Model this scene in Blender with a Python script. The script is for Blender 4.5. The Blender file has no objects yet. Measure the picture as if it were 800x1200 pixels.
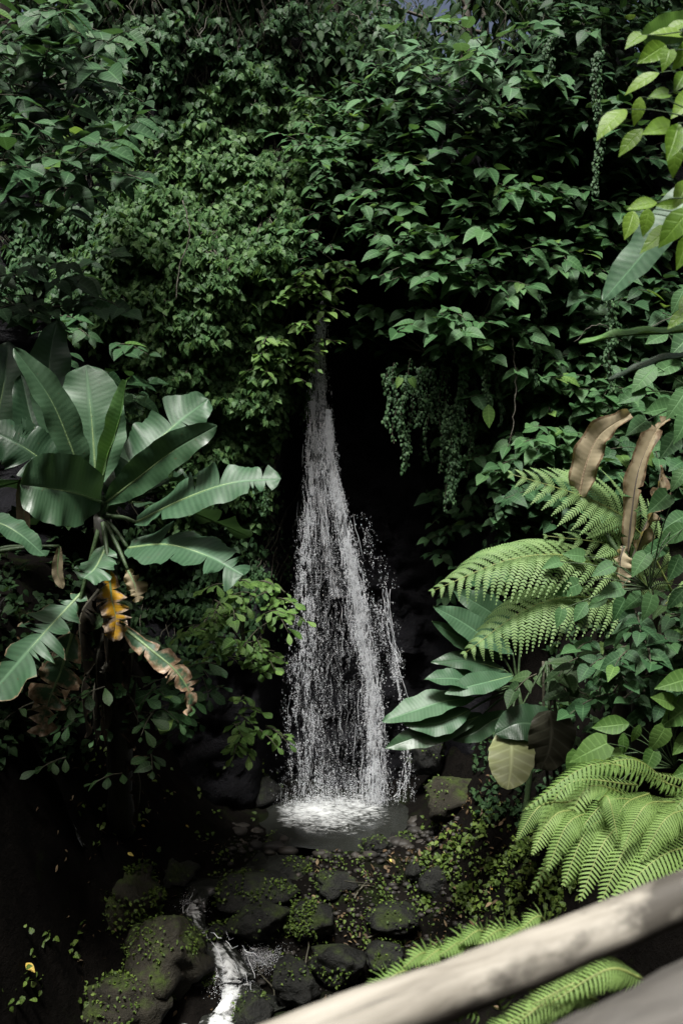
import bpy, bmesh, math, random
import numpy as np
from mathutils import Vector, Matrix, noise as mn

# ------------------------------------------------------------------ scene, camera, light
SC = bpy.context.scene
COL = SC.collection
R = random.Random(11)
F = 1200 * 35 / 36.0           # focal length in photo pixels
CAMZ = 4.2
PITCH = math.radians(2.0)

cam_d = bpy.data.cameras.new("camera")
cam = bpy.data.objects.new("camera", cam_d)
COL.objects.link(cam)
cam.location = (0, 0, CAMZ)
cam.rotation_euler = (math.radians(90) - PITCH, 0, 0)
cam_d.sensor_fit = 'VERTICAL'
cam_d.sensor_height = 36
cam_d.sensor_width = 24
cam_d.lens = 35
cam_d.clip_start = 0.05
cam_d.clip_end = 1500
cam_d.dof.use_dof = True
cam_d.dof.focus_distance = 10.5
cam_d.dof.aperture_fstop = 3.2
SC.camera = cam

SUN_EL, SUN_AZ = math.radians(68), math.radians(200)   # azimuth measured from +Y clockwise
wd = bpy.data.worlds.new("World")
SC.world = wd
wd.use_nodes = True
wn = wd.node_tree
bg = wn.nodes["Background"]
sky = wn.nodes.new("ShaderNodeTexSky")
sky.sky_type = 'NISHITA'
sky.sun_disc = False
sky.sun_elevation = SUN_EL
sky.sun_rotation = SUN_AZ
sky.air_density = 0.7
sky.dust_density = 10.0
sky.ozone_density = 0.3
wn.links.new(sky.outputs[0], bg.inputs[0])
bg.inputs[1].default_value = 0.05
sl = bpy.data.lights.new("sun", 'SUN')
sl.energy = 4.6
sl.angle = math.radians(14)
sl.color = (1.0, 0.985, 0.955)
sun = bpy.data.objects.new("sun", sl)
COL.objects.link(sun)
sdir = Vector((math.sin(SUN_AZ) * math.cos(SUN_EL), math.cos(SUN_AZ) * math.cos(SUN_EL), math.sin(SUN_EL)))
sun.rotation_euler = sdir.to_track_quat('Z', 'Y').to_euler()
sun.location = sdir * 60
SC.view_settings.view_transform = 'Standard'
SC.view_settings.look = 'None'
SC.view_settings.exposure = 1.2
SC.view_settings.gamma = 1.0
try:
    SC.cycles.max_bounces = 5
    SC.cycles.diffuse_bounces = 2
    SC.cycles.glossy_bounces = 2
    SC.cycles.transmission_bounces = 4
    SC.cycles.transparent_max_bounces = 12
    SC.cycles.caustics_reflective = False
    SC.cycles.caustics_refractive = False
    SC.cycles.use_denoising = True
except Exception:
    pass

# ------------------------------------------------------------------ helpers
UP = Vector((0, 0, 1))


def lerp(a, b, t):
    return a + (b - a) * t


def sst(a, b, x):
    t = min(1.0, max(0.0, (x - a) / (b - a)))
    return t * t * (3 - 2 * t)


def interp(tab, x):
    if x <= tab[0][0]:
        return tab[0][1]
    for (a, va), (b, vb) in zip(tab, tab[1:]):
        if x <= b:
            return lerp(va, vb, (x - a) / (b - a))
    return tab[-1][1]


CP, SP = math.cos(PITCH), math.sin(PITCH)


def ray(px, py):
    a, b = (px - 400) / F, (600 - py) / F
    return Vector((a, CP + b * SP, -SP + b * CP))


def P(px, py, Y):
    """world point seen at photo position (px, py) standing Y metres in front of the viewer"""
    d = ray(px, py)
    return Vector((0, 0, CAMZ)) + d * (Y / d.y)


def fbm(x, y, z, s=1.0, o=4):
    return mn.fractal(Vector((x * s, y * s, z * s)), 1.0, 2.0, o)


# ---- shape of the place
XL = [(-1, -0.95), (1.5, -0.86), (3.5, -0.72), (4.6, -0.62), (6.6, -0.42), (8.5, -0.25)]
XR = [(-1, 1.2), (1.5, 1.3), (3.5, 1.45), (5.0, 1.75), (5.6, 1.3), (6.0, 0.7), (6.7, 0.42), (8.5, 0.15)]


def cliff_y(x, z, rough=True):
    y = 12.45 + 0.10 * (z - 4)
    xl, xr = interp(XL, z), interp(XR, z)
    rec = sst(xl - .22, xl + .12, x) * (1 - sst(xr - .15, xr + .35, x))
    rec *= lerp(1, .35, sst(6.9, 8.5, z))
    y += 1.35 * rec
    # right shelf that carries the climbing shrubs and bulges forward
    y -= 0.55 * sst(5.3, 6.3, z) * math.exp(-((x - 1.6) / 1.5) ** 2)
    # right bank bulge low down
    y -= 1.1 * sst(1.4, 3.0, x) * (1 - sst(4.2, 5.8, z))
    # left wall bellies out under the ivy
    y -= 0.45 * math.exp(-((x + 2.2) / 1.3) ** 2) * sst(4, 6, z)
    # side walls turn towards the viewer
    y -= 1.1 * max(0, abs(x) - 4.2) ** 1.15
    if rough:
        y += 0.55 * fbm(x, 3.1, z, .55, 3) * (1 - .6 * rec) + 0.16 * fbm(x, 9.1, z, 2.3, 4) + .13 * abs(fbm(x * 1.3, 2.2, z, 5, 4))
        if rec > .2 or z < 4:
            c = mn.cell(Vector((x * 3.1 + .4 * mn.noise(Vector((x * 2, z * 2, 0))), z * 4.3, 1.7)))
            y += 0.07 * c
    return y


def center_z(y):
    if y > 10.8:
        return 0.0
    return -min(3.4, (10.8 - y) * 0.43)


def ground_z(x, y, rough=True):
    c = center_z(y)
    # hollow of the plunge pool
    c -= 0.28 * math.exp(-((x + .02) / .72) ** 6 - ((y - 12.1) / .8) ** 6)
    c += .02 * math.exp(-((x + .02) / 1.1) ** 6 - ((y - 12.05) / 1.15) ** 6)
    tr = interp([(2, 2.2), (6, 2.3), (9, 3.0), (12, 3.6)], y)
    tl = interp([(2, 2.6), (8, 2.6), (12, 3.2)], y)
    z = c
    z = lerp(z, tr, sst(.75, 3.3, x))
    z = lerp(z, tl, sst(interp([(8.4, -1.9), (9.6, -1.75), (11, -1.2)], y), -3.6, x) if x < -1.2 else 0)
    # stream channel
    xc = interp([(8.0, -1.1), (9.0, -1.05), (9.4, -.85), (10.0, -1.36), (10.6, -1.1), (11.2, -.4)], y)
    if y < 11.2:
        z -= 0.16 * math.exp(-((x - xc) / .3) ** 2)
    ax = abs(x)
    z += max(0, ax - 4.2) * 1.3
    if y < -1:
        z += (-1 - y) * .9
    z = min(z, 15)
    if rough:
        k = 1.0 if ax < 6 and 2 < y < 14 else .4
        k *= 1 - .85 * math.exp(-((x + .02) / 1.35) ** 6 - ((y - 11.9) / 1.5) ** 6)
        z += k * (0.22 * fbm(x, y, 5.5, 1.1, 4) + 0.06 * fbm(x, y, 1.5, 4.0, 3))
    cy = cliff_y(max(-9, min(9, x)), 4, False) + 1.9
    z = max(z, 8.9 * sst(cy, cy + .7, y) + z * (1 - sst(cy, cy + .7, y)))
    return z


def hit(px, py):
    d = ray(px, py)
    o = Vector((0, 0, CAMZ))
    t = 4.0
    while t < 30:
        p = o + d * t
        if p.z < ground_z(p.x, p.y) or p.y > cliff_y(p.x, p.z):
            return p
        t += .04
    return p


# ---- objects
def tag(o, label=None, cat=None, group=None, kind=None):
    if label:
        o['label'] = label
    if cat:
        o['category'] = cat
    if group:
        o['group'] = group
    if kind:
        o['kind'] = kind
    return o


def thing(name, loc, label, cat, group=None):
    o = bpy.data.objects.new(name, None)
    o.empty_display_size = .1
    COL.objects.link(o)
    o.location = loc
    return tag(o, label, cat, group)


def link(name, me, parent=None, mw=None):
    o = bpy.data.objects.new(name, me)
    COL.objects.link(o)
    if parent is not None:
        o.parent = parent
    if mw is not None:
        o.matrix_basis = mw
    return o


WORLD_OF = {}


def wloc(o):
    v = Vector((0, 0, 0))
    while o is not None:
        v += o.location
        o = o.parent
    return v


class MB:
    """collects vertices, faces, uvs and a dryness value, in world coordinates, for one mesh"""

    def __init__(s):
        s.v, s.f, s.uv, s.d = [], [], [], []

    def add(s, vs, fs, uvs=None, dry=None):
        b = len(s.v)
        s.v.extend([tuple(v) for v in vs])
        s.f.extend([tuple(i + b for i in f) for f in fs])
        s.uv.extend(uvs if uvs else [(.5, .5)] * len(vs))
        s.d.extend(dry if dry else [0.0] * len(vs))

    def tube(s, pts, rads, n=6, cap=True):
        vs, fs = [], []
        pts = [Vector(p) for p in pts]
        m = len(pts)
        for i, p in enumerate(pts):
            t = (pts[min(i + 1, m - 1)] - pts[max(i - 1, 0)])
            t = t.normalized() if t.length > 1e-6 else Vector((0, 0, 1))
            a = t.cross(Vector((.31, .22, .93)))
            if a.length < .05:
                a = t.cross(Vector((1, 0, 0)))
            a.normalize()
            b = t.cross(a)
            for k in range(n):
                w = 2 * math.pi * k / n
                vs.append(p + (a * math.cos(w) + b * math.sin(w)) * rads[i])
        for i in range(m - 1):
            for k in range(n):
                k2 = (k + 1) % n
                fs.append((i * n + k, i * n + k2, (i + 1) * n + k2, (i + 1) * n + k))
        if cap:
            fs.append(tuple(range(n - 1, -1, -1)))
            fs.append(tuple((m - 1) * n + k for k in range(n)))
        s.add(vs, fs, [(.5, i / max(1, m - 1)) for i in range(m) for k in range(n)])

    def mesh(s, name, mat, origin=(0, 0, 0), smooth=True):
        me = bpy.data.meshes.new(name)
        o = np.array(origin, dtype=float)
        V = np.array(s.v, dtype=float).reshape(-1, 3) - o
        me.from_pydata(V.tolist(), [], s.f)
        uvl = me.uv_layers.new(name="UVMap")
        li = np.empty(len(me.loops), dtype=np.int32)
        me.loops.foreach_get("vertex_index", li)
        uvl.data.foreach_set("uv", np.array(s.uv, dtype=np.float32)[li].ravel())
        if any(s.d):
            at = me.attributes.new("dry", 'FLOAT', 'POINT')
            at.data.foreach_set("value", np.array(s.d, dtype=np.float32))
        if smooth:
            me.polygons.foreach_set("use_smooth", [True] * len(me.polygons))
        me.materials.append(mat)
        me.update()
        return me

    def build(s, name, mat, parent=None, smooth=True, at=None):
        org = wloc(parent) if parent is not None else Vector(at) if at is not None else Vector((0, 0, 0))
        me = s.mesh(name, mat, org, smooth)
        o = link(name, me, parent)
        if parent is None:
            o.location = org
        return o


def spline(pts, n):
    """Catmull-Rom through pts"""
    pts = [Vector(p) for p in pts]
    if len(pts) == 2:
        return [pts[0].lerp(pts[1], i / (n - 1)) for i in range(n)]
    q = [pts[0] * 2 - pts[1]] + pts + [pts[-1] * 2 - pts[-2]]
    out = []
    for i in range(n):
        u = i / (n - 1) * (len(pts) - 1)
        k = min(int(u), len(pts) - 2)
        t = u - k
        a, b, c, d = q[k], q[k + 1], q[k + 2], q[k + 3]
        out.append(.5 * ((2 * b) + (c - a) * t + (2 * a - 5 * b + 4 * c - d) * t * t + (3 * b - a - 3 * c + d) * t ** 3))
    return out


# ------------------------------------------------------------------ materials
def nodes(name):
    m = bpy.data.materials.new(name)
    m.use_nodes = True
    nt = m.node_tree
    b = nt.nodes["Principled BSDF"]
    out = nt.nodes["Material Output"]
    return m, nt, b, out


def N(nt, typ, **kw):
    n = nt.nodes.new(typ)
    for k, v in kw.items():
        setattr(n, k, v)
    return n


def mixc(nt, fac, a, b, blend='MIX'):
    n = N(nt, "ShaderNodeMix", data_type='RGBA', blend_type=blend)
    for sock, v in ((n.inputs[0], fac), (n.inputs[6], a), (n.inputs[7], b)):
        if hasattr(v, 'is_linked') or isinstance(v, bpy.types.NodeSocket):
            nt.links.new(v, sock)
        elif isinstance(v, (int, float)):
            sock.default_value = v
        else:
            sock.default_value = (*v, 1)
    return n.outputs[2]


def math_(nt, op, a, b=None, c=None, clamp=False):
    n = N(nt, "ShaderNodeMath", operation=op, use_clamp=clamp)
    for i, v in enumerate((a, b, c)):
        if v is None:
            continue
        if isinstance(v, bpy.types.NodeSocket):
            nt.links.new(v, n.inputs[i])
        else:
            n.inputs[i].default_value = v
    return n.outputs[0]


def ramp(nt, fac, stops):
    n = N(nt, "ShaderNodeValToRGB")
    nt.links.new(fac, n.inputs[0])
    e = n.color_ramp.elements
    while len(e) < len(stops):
        e.new(.5)
    for el, (p, c) in zip(e, stops):
        el.position = p
        el.color = (*c, 1) if len(c) == 3 else c
    return n.outputs[0]


def noise_(nt, scale, detail=4, rough=.55, vec=None, dist=0):
    n = N(nt, "ShaderNodeTexNoise")
    n.inputs['Scale'].default_value = scale
    n.inputs['Detail'].default_value = detail
    n.inputs['Roughness'].default_value = rough
    n.inputs['Distortion'].default_value = dist
    if vec is not None:
        nt.links.new(vec, n.inputs['Vector'])
    return n.outputs['Fac']


def mapped(nt, scale=(1, 1, 1), src='Object'):
    tc = N(nt, "ShaderNodeTexCoord")
    mp = N(nt, "ShaderNodeMapping")
    mp.inputs['Scale'].default_value = scale
    nt.links.new(tc.outputs[src], mp.inputs['Vector'])
    return mp.outputs[0]


def leaf_mat(name, dark, mid, light, rough=.42, trans=.25, island=False, veins=7.0, rib=.35, spec=.14, dry=None, ridge=0):
    m, nt, b, out = nodes(name)
    if island:
        g = N(nt, "ShaderNodeNewGeometry")
        rnd = g.outputs['Random Per Island']
    else:
        oi = N(nt, "ShaderNodeObjectInfo")
        rnd = oi.outputs['Random']
    col = ramp(nt, rnd, [(0, dark), (.55, mid), (1, light)])
    nz = noise_(nt, 9, 3, vec=mapped(nt))
    col = mixc(nt, math_(nt, 'MULTIPLY', nz, .55), col, tuple(c * .45 for c in dark))
    uv = N(nt, "ShaderNodeUVMap")
    sp = N(nt, "ShaderNodeSeparateXYZ")
    nt.links.new(uv.outputs[0], sp.inputs[0])
    du = math_(nt, 'ABSOLUTE', math_(nt, 'SUBTRACT', sp.outputs[0], .5))
    mid_rib = math_(nt, 'SUBTRACT', 1.0, math_(nt, 'MULTIPLY', du, 18.0), clamp=True)
    # side veins slant towards the tip
    ph = math_(nt, 'SUBTRACT', math_(nt, 'MULTIPLY', sp.outputs[1], veins * 6.283), math_(nt, 'MULTIPLY', du, 9.0 if not ridge else 3.0))
    sv = math_(nt, 'POWER', math_(nt, 'ABSOLUTE', math_(nt, 'COSINE', math_(nt, 'MULTIPLY', ph, .5))), 14.0 if not ridge else 2.0)
    vein = math_(nt, 'MAXIMUM', mid_rib, math_(nt, 'MULTIPLY', sv, .45 if not ridge else .22))
    pale = tuple(min(1, c * 2.1 + .03) for c in light)
    col = mixc(nt, math_(nt, 'MULTIPLY', vein, rib), col, pale)
    if ridge:
        spn = noise_(nt, 46, 2, .5, vec=mapped(nt))
        col = mixc(nt, math_(nt, 'MULTIPLY', math_(nt, 'SUBTRACT', spn, .69), 14, clamp=True), col, (.06, .045, .02))
        big = noise_(nt, 2.6, 3, .6, vec=mapped(nt))
        col = mixc(nt, math_(nt, 'MULTIPLY', big, .5), col, tuple(c * .55 for c in dark))
    if dry is not None:
        at = N(nt, "ShaderNodeAttribute", attribute_name="dry")
        dn = noise_(nt, 14, 5, .7, vec=mapped(nt))
        dcol = ramp(nt, noise_(nt, 22, 4, .6, vec=mapped(nt)), [(.3, dry[0]), (.5, dry[1]), (.72, dry[2])])
        f = math_(nt, 'MULTIPLY', math_(nt, 'SUBTRACT', math_(nt, 'ADD', at.outputs['Fac'], math_(nt, 'MULTIPLY', dn, .5)), .62), 9.0, clamp=True)
        col = mixc(nt, f, col, dcol)
    nt.links.new(col, b.inputs['Base Color'])
    b.inputs['Roughness'].default_value = rough
    b.inputs['Specular IOR Level'].default_value = spec
    bp = N(nt, "ShaderNodeBump")
    bp.inputs['Strength'].default_value = .35
    bp.inputs['Distance'].default_value = .006
    h = math_(nt, 'ADD', math_(nt, 'MULTIPLY', vein, -1.0), math_(nt, 'MULTIPLY', noise_(nt, 60, 2, vec=mapped(nt)), .4))
    nt.links.new(h, bp.inputs['Height'])
    nt.links.new(bp.outputs[0], b.inputs['Normal'])
    if trans:
        tr = N(nt, "ShaderNodeBsdfTranslucent")
        tc = mixc(nt, .5, col, tuple(c * f for c, f in zip(light, (1.5, 1.5, .6))))
        nt.links.new(tc, tr.inputs[0])
        mx = N(nt, "ShaderNodeMixShader")
        mx.inputs[0].default_value = trans
        nt.links.new(b.outputs[0], mx.inputs[1])
        nt.links.new(tr.outputs[0], mx.inputs[2])
        nt.links.new(mx.outputs[0], out.inputs[0])
    return m


def plain_mat(name, stops, scale=12, rough=.7, bump=.4, stretch=(1, 1, 1), spec=.4, dist=.02):
    m, nt, b, out = nodes(name)
    v = mapped(nt, stretch)
    nz = noise_(nt, scale, 6, .62, vec=v)
    nt.links.new(ramp(nt, nz, stops), b.inputs['Base Color'])
    b.inputs['Roughness'].default_value = rough
    b.inputs['Specular IOR Level'].default_value = spec
    bp = N(nt, "ShaderNodeBump")
    bp.inputs['Strength'].default_value = bump
    bp.inputs['Distance'].default_value = dist
    nt.links.new(noise_(nt, scale * 2.3, 5, .6, vec=v), bp.inputs['Height'])
    nt.links.new(bp.outputs[0], b.inputs['Normal'])
    return m


def rock_mat(name, base, moss, wet=.35, mossy=.5, spec=.2):
    m, nt, b, out = nodes(name)
    v = mapped(nt)
    nz = noise_(nt, 3.5, 8, .65, vec=v)
    col = ramp(nt, nz, [(.3, tuple(c * .45 for c in base)), (.55, base), (.75, tuple(c * 1.7 for c in base))])
    g = N(nt, "ShaderNodeNewGeometry")
    sp = N(nt, "ShaderNodeSeparateXYZ")
    nt.links.new(g.outputs['Normal'], sp.inputs[0])
    mk = math_(nt, 'ADD', noise_(nt, 2.2, 6, .7, vec=v), math_(nt, 'MULTIPLY', sp.outputs[2], .18))
    mk = math_(nt, 'MULTIPLY', math_(nt, 'SUBTRACT', mk, 1.05 - mossy), 7, clamp=True)
    mcol = ramp(nt, noise_(nt, 30, 4, vec=v), [(.3, tuple(c * .5 for c in moss)), (.7, tuple(c * 1.4 for c in moss))])
    nt.links.new(mixc(nt, mk, col, mcol), b.inputs['Base Color'])
    nt.links.new(math_(nt, 'ADD', math_(nt, 'MULTIPLY', mk, .5), wet, clamp=True), b.inputs['Roughness'])
    b.inputs['Specular IOR Level'].default_value = spec
    bp = N(nt, "ShaderNodeBump")
    bp.inputs['Strength'].default_value = .85
    bp.inputs['Distance'].default_value = .05
    h = math_(nt, 'ADD', noise_(nt, 14, 8, .7, vec=v), math_(nt, 'MULTIPLY', noise_(nt, 90, 3, vec=v), .25))
    nt.links.new(h, bp.inputs['Height'])
    nt.links.new(bp.outputs[0], b.inputs['Normal'])
    return m


M = {}
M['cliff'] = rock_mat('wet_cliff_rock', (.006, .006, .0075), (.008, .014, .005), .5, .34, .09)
M['rock'] = rock_mat('stream_rock', (.010, .0105, .009), (.018, .026, .007), .5, .42, .16)
M['mossrock'] = rock_mat('mossy_rock', (.020, .018, .012), (.028, .042, .009), .6, .46, .15)
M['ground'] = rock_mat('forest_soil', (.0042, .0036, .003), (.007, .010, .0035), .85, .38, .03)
M['pebble'] = plain_mat('pebbles', [(.35, (.010, .010, .009)), (.6, (.025, .022, .018)), (.75, (.09, .08, .065))], 4, .6, spec=.2)
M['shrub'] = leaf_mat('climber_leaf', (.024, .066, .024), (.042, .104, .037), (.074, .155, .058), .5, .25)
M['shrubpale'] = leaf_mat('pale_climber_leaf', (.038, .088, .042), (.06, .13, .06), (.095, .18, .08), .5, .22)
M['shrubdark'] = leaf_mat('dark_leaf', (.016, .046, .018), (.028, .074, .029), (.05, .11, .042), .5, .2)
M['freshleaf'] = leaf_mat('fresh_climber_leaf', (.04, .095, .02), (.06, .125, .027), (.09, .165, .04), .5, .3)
M['deepshade'] = leaf_mat('thicket_leaf_painted_shade', (.014, .034, .012), (.024, .052, .018), (.04, .075, .026), .5, .2)  # thicket leaf darkened in its colour to stand in for deep shade
M['yellowgreen'] = leaf_mat('yellow_green_leaf', (.045, .105, .024), (.075, .15, .034), (.13, .215, .058), .45, .3)
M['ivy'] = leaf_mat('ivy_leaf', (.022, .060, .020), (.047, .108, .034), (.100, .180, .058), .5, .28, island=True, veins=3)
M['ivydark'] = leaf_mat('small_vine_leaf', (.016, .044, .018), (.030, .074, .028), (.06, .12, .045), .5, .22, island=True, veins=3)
M['cover'] = leaf_mat('ground_cover_leaf', (.022, .042, .008), (.045, .078, .014), (.10, .145, .025), .45, .2, island=True, veins=3)
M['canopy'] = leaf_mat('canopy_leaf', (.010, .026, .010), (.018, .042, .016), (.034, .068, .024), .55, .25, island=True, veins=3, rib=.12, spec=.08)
DRY = ((.10, .055, .03), (.22, .15, .09), (.42, .34, .25))
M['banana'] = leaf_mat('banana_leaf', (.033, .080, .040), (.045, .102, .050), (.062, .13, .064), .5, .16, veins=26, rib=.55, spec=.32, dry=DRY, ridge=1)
M['bananadark'] = leaf_mat('banana_leaf_painted_shade', (.02, .052, .024), (.03, .07, .03), (.04, .085, .04), .42, .14, veins=26, rib=.35, spec=.4, dry=DRY, ridge=1)  # darker copy of the banana leaf, shade put into its colour
M['newleaf'] = leaf_mat('young_banana_leaf', (.07, .16, .05), (.09, .19, .06), (.11, .22, .07), .38, .3, veins=26, rib=.5, dry=DRY, ridge=1)
M['deadleaf'] = leaf_mat('withered_leaf', (.19, .155, .09), (.27, .225, .14), (.35, .30, .195), .65, .3, veins=20, rib=.3, spec=.25,
                         dry=((.03, .02, .012), (.10, .065, .035), (.25, .19, .12)), ridge=1)
M['skirtrib'] = plain_mat('dry_midrib', [(.3, (.16, .12, .07)), (.7, (.26, .2, .13))], 20, .6)
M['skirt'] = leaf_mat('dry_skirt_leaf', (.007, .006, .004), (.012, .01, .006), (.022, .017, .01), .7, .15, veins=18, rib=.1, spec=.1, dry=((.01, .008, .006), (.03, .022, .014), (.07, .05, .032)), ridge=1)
M['yellowdead'] = leaf_mat('yellowing_leaf', (.40, .22, .012), (.46, .25, .015), (.5, .3, .02), .6, .2, veins=20, rib=.2, dry=((.012, .009, .008), (.16, .12, .08), (.36, .30, .24)), ridge=1)
M['midrib'] = plain_mat('midrib', [(.3, (.09, .15, .06)), (.7, (.16, .23, .10))], 20, .45)
M['fern'] = leaf_mat('fern_leaflet', (.105, .185, .045), (.14, .228, .06), (.18, .275, .08), .55, .3, veins=6, rib=.2, spec=.3)
M['treefern'] = leaf_mat('tree_fern_leaflet', (.115, .20, .068), (.155, .25, .088), (.195, .295, .115), .55, .3, veins=6, rib=.2, spec=.3)
M['rachis'] = plain_mat('fern_stalk', [(.3, (.09, .12, .03)), (.7, (.17, .2, .06))], 20, .5)
M['vinelight'] = leaf_mat('sunlit_vine_leaf', (.09, .19, .02), (.135, .25, .025), (.18, .30, .04), .42, .5, veins=5, rib=.2, spec=.3)  # yellow-green leaf, brightened in the colour for the backlit look
M['stem'] = plain_mat('stem_bark', [(.3, (.025, .025, .015)), (.7, (.06, .055, .035))], 20, .7)
M['greenstem'] = plain_mat('green_stem', [(.3, (.02, .04, .014)), (.7, (.04, .07, .025))], 20, .55)
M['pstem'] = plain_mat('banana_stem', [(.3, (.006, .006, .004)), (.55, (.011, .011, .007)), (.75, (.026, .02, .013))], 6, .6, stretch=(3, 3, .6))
M['bark'] = plain_mat('tree_bark', [(.3, (.025, .02, .015)), (.7, (.07, .06, .045))], 8, .8, stretch=(2, 2, .5))
M['litter'] = leaf_mat('leaf_litter', (.025, .016, .008), (.06, .036, .018), (.17, .125, .07), .6, .1, island=True)
M['fallen'] = leaf_mat('fallen_yellow_leaf', (.30, .20, .03), (.42, .3, .05), (.5, .4, .1), .5, .2)


def timber_mat(name, a, b_, c):
    m, nt, b, out = nodes(name)
    v = mapped(nt, (1.2, 9, 9))
    g1 = noise_(nt, 3, 7, .65, vec=v, dist=.4)
    col = ramp(nt, g1, [(.28, a), (.5, b_), (.72, c)])
    sp = noise_(nt, 4.5, 5, .6, vec=mapped(nt, (1, 1.6, 1.6)))
    col = mixc(nt, math_(nt, 'MULTIPLY', math_(nt, 'SUBTRACT', sp, .55), 9, clamp=True), col, tuple(x * .42 for x in a))
    crack = noise_(nt, 2, 4, .7, vec=mapped(nt, (.5, 22, 22)))
    col = mixc(nt, math_(nt, 'MULTIPLY', math_(nt, 'SUBTRACT', crack, .66), 14, clamp=True), col, tuple(x * .3 for x in a))
    nt.links.new(col, b.inputs['Base Color'])
    b.inputs['Roughness'].default_value = .75
    bp = N(nt, "ShaderNodeBump")
    bp.inputs['Strength'].default_value = .5
    bp.inputs['Distance'].default_value = .006
    nt.links.new(g1, bp.inputs['Height'])
    nt.links.new(bp.outputs[0], b.inputs['Normal'])
    return m


M['rail'] = timber_mat('pale_log', (.09, .08, .062), (.19, .176, .145), (.265, .25, .212))
M['greyrail'] = timber_mat('grey_timber', (.024, .022, .019), (.042, .039, .033), (.065, .061, .053))


def water_white(name, tr=0.0):
    m, nt, b, out = nodes(name)
    b.inputs['Base Color'].default_value = (.86, .89, .92, 1)
    b.inputs['Roughness'].default_value = .25
    b.inputs['Transmission Weight'].default_value = tr
    b.inputs['IOR'].default_value = 1.33
    return m


M['drop'] = water_white('water_drop', .35)


def veil_mat():
    m, nt, b, out = nodes('falling_water')
    v = mapped(nt, (20, 20, .55))
    n1 = noise_(nt, 3.2, 6, .7, vec=v, dist=.3)
    n2 = noise_(nt, 30, 4, .65, vec=mapped(nt, (1, 1, .3)), dist=.3)
    a = math_(nt, 'ADD', math_(nt, 'MULTIPLY', n1, .8), math_(nt, 'MULTIPLY', n2, .35))
    at = N(nt, "ShaderNodeAttribute", attribute_name="dry")
    f = math_(nt, 'MULTIPLY', math_(nt, 'SUBTRACT', math_(nt, 'ADD', a, math_(nt, 'MULTIPLY', at.outputs['Fac'], .3)), .72), 2.6, clamp=True)
    b.inputs['Base Color'].default_value = (.88, .90, .93, 1)
    b.inputs['Roughness'].default_value = .3
    t = N(nt, "ShaderNodeBsdfTransparent")
    mx = N(nt, "ShaderNodeMixShader")
    nt.links.new(math_(nt, 'MULTIPLY', f, .8), mx.inputs[0])
    nt.links.new(t.outputs[0], mx.inputs[1])
    nt.links.new(b.outputs[0], mx.inputs[2])
    nt.links.new(mx.outputs[0], out.inputs[0])
    return m


M['veil'] = veil_mat()


def pool_mat(name, foam_lo, foam_hi):
    m, nt, b, out = nodes(name)
    at = N(nt, "ShaderNodeAttribute", attribute_name="dry")
    n1 = noise_(nt, 7, 8, .72, vec=mapped(nt, (1, 1.6, 1)), dist=1.2)
    n2 = noise_(nt, 16, 4, .6, vec=mapped(nt, (1, 2.2, 1)))
    s = math_(nt, 'ADD', at.outputs['Fac'], math_(nt, 'MULTIPLY', math_(nt, 'SUBTRACT', math_(nt, 'ADD', math_(nt, 'MULTIPLY', n1, .7), math_(nt, 'MULTIPLY', n2, .3)), .5), 2.0))
    f = math_(nt, 'MULTIPLY', math_(nt, 'SUBTRACT', s, foam_lo), 1.0 / (foam_hi - foam_lo), clamp=True)
    nt.links.new(mixc(nt, f, (.012, .013, .011), (.44, .455, .45)), b.inputs['Base Color'])
    nt.links.new(math_(nt, 'ADD', math_(nt, 'MULTIPLY', f, .45), .08), b.inputs['Roughness'])
    b.inputs['IOR'].default_value = 1.33
    bp = N(nt, "ShaderNodeBump")
    bp.inputs['Strength'].default_value = .5
    bp.inputs['Distance'].default_value = .01
    nt.links.new(math_(nt, 'ADD', n1, math_(nt, 'MULTIPLY', n2, .5)), bp.inputs['Height'])
    nt.links.new(bp.outputs[0], b.inputs['Normal'])
    return m


M['pool'] = pool_mat('pool_water', .44, .98)
M['stream'] = pool_mat('stream_water', .42, .8)

# ------------------------------------------------------------------ terrain
def axis(segs):
    out = []
    for a, b, st in segs:
        n = max(1, round((b - a) / st))
        out += [a + (b - a) * i / n for i in range(n)]
    out.append(segs[-1][1])
    return out


def grid(xs, ys, fn):
    V = [fn(x, y) for y in ys for x in xs]
    nx = len(xs)
    Fc = [(j * nx + i, j * nx + i + 1, (j + 1) * nx + i + 1, (j + 1) * nx + i) for j in range(len(ys) - 1) for i in range(nx - 1)]
    return V, Fc


mb = MB()
V, Fc = grid(axis([(-160, -20, 14), (-20, -6, 1.2), (-6, -3, .25), (-3, 3, .08), (3, 6, .25), (6, 20, 1.2), (20, 160, 14)]),
             axis([(-160, -20, 14), (-20, 0, 1.5), (0, 7, .4), (7, 13, .08), (13, 20, .35), (20, 40, 3), (40, 200, 16)]),
             lambda x, y: (x, y, ground_z(x, y)))
mb.add(V, Fc)
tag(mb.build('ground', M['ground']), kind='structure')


def cliff_pt(x, s):
    top = 9.75 - .75 * math.exp(-((x - 1.2) / .9) ** 2)
    z = -1.5 + (s + 1.5) * (top + 1.5) / 11.7
    if s < 10.2:
        return (x, cliff_y(x, z), z)
    k = s - 10.2
    zt = top + .25 * math.sin(min(k, 1.5)) + .25 * fbm(x, k, 2, .8, 3)
    return (x, cliff_y(x, top) + k * 1.2, zt)


mb = MB()
V, Fc = grid(axis([(-14, -4, .4), (-4, 4, .07), (4, 14, .4)]), axis([(-1.5, 10.2, .08), (10.2, 12.5, .25)]), cliff_pt)
mb.add(V, Fc)
tag(mb.build('cliff', M['cliff']), 'dark wet rock cliff behind the waterfall', kind='structure')

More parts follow.
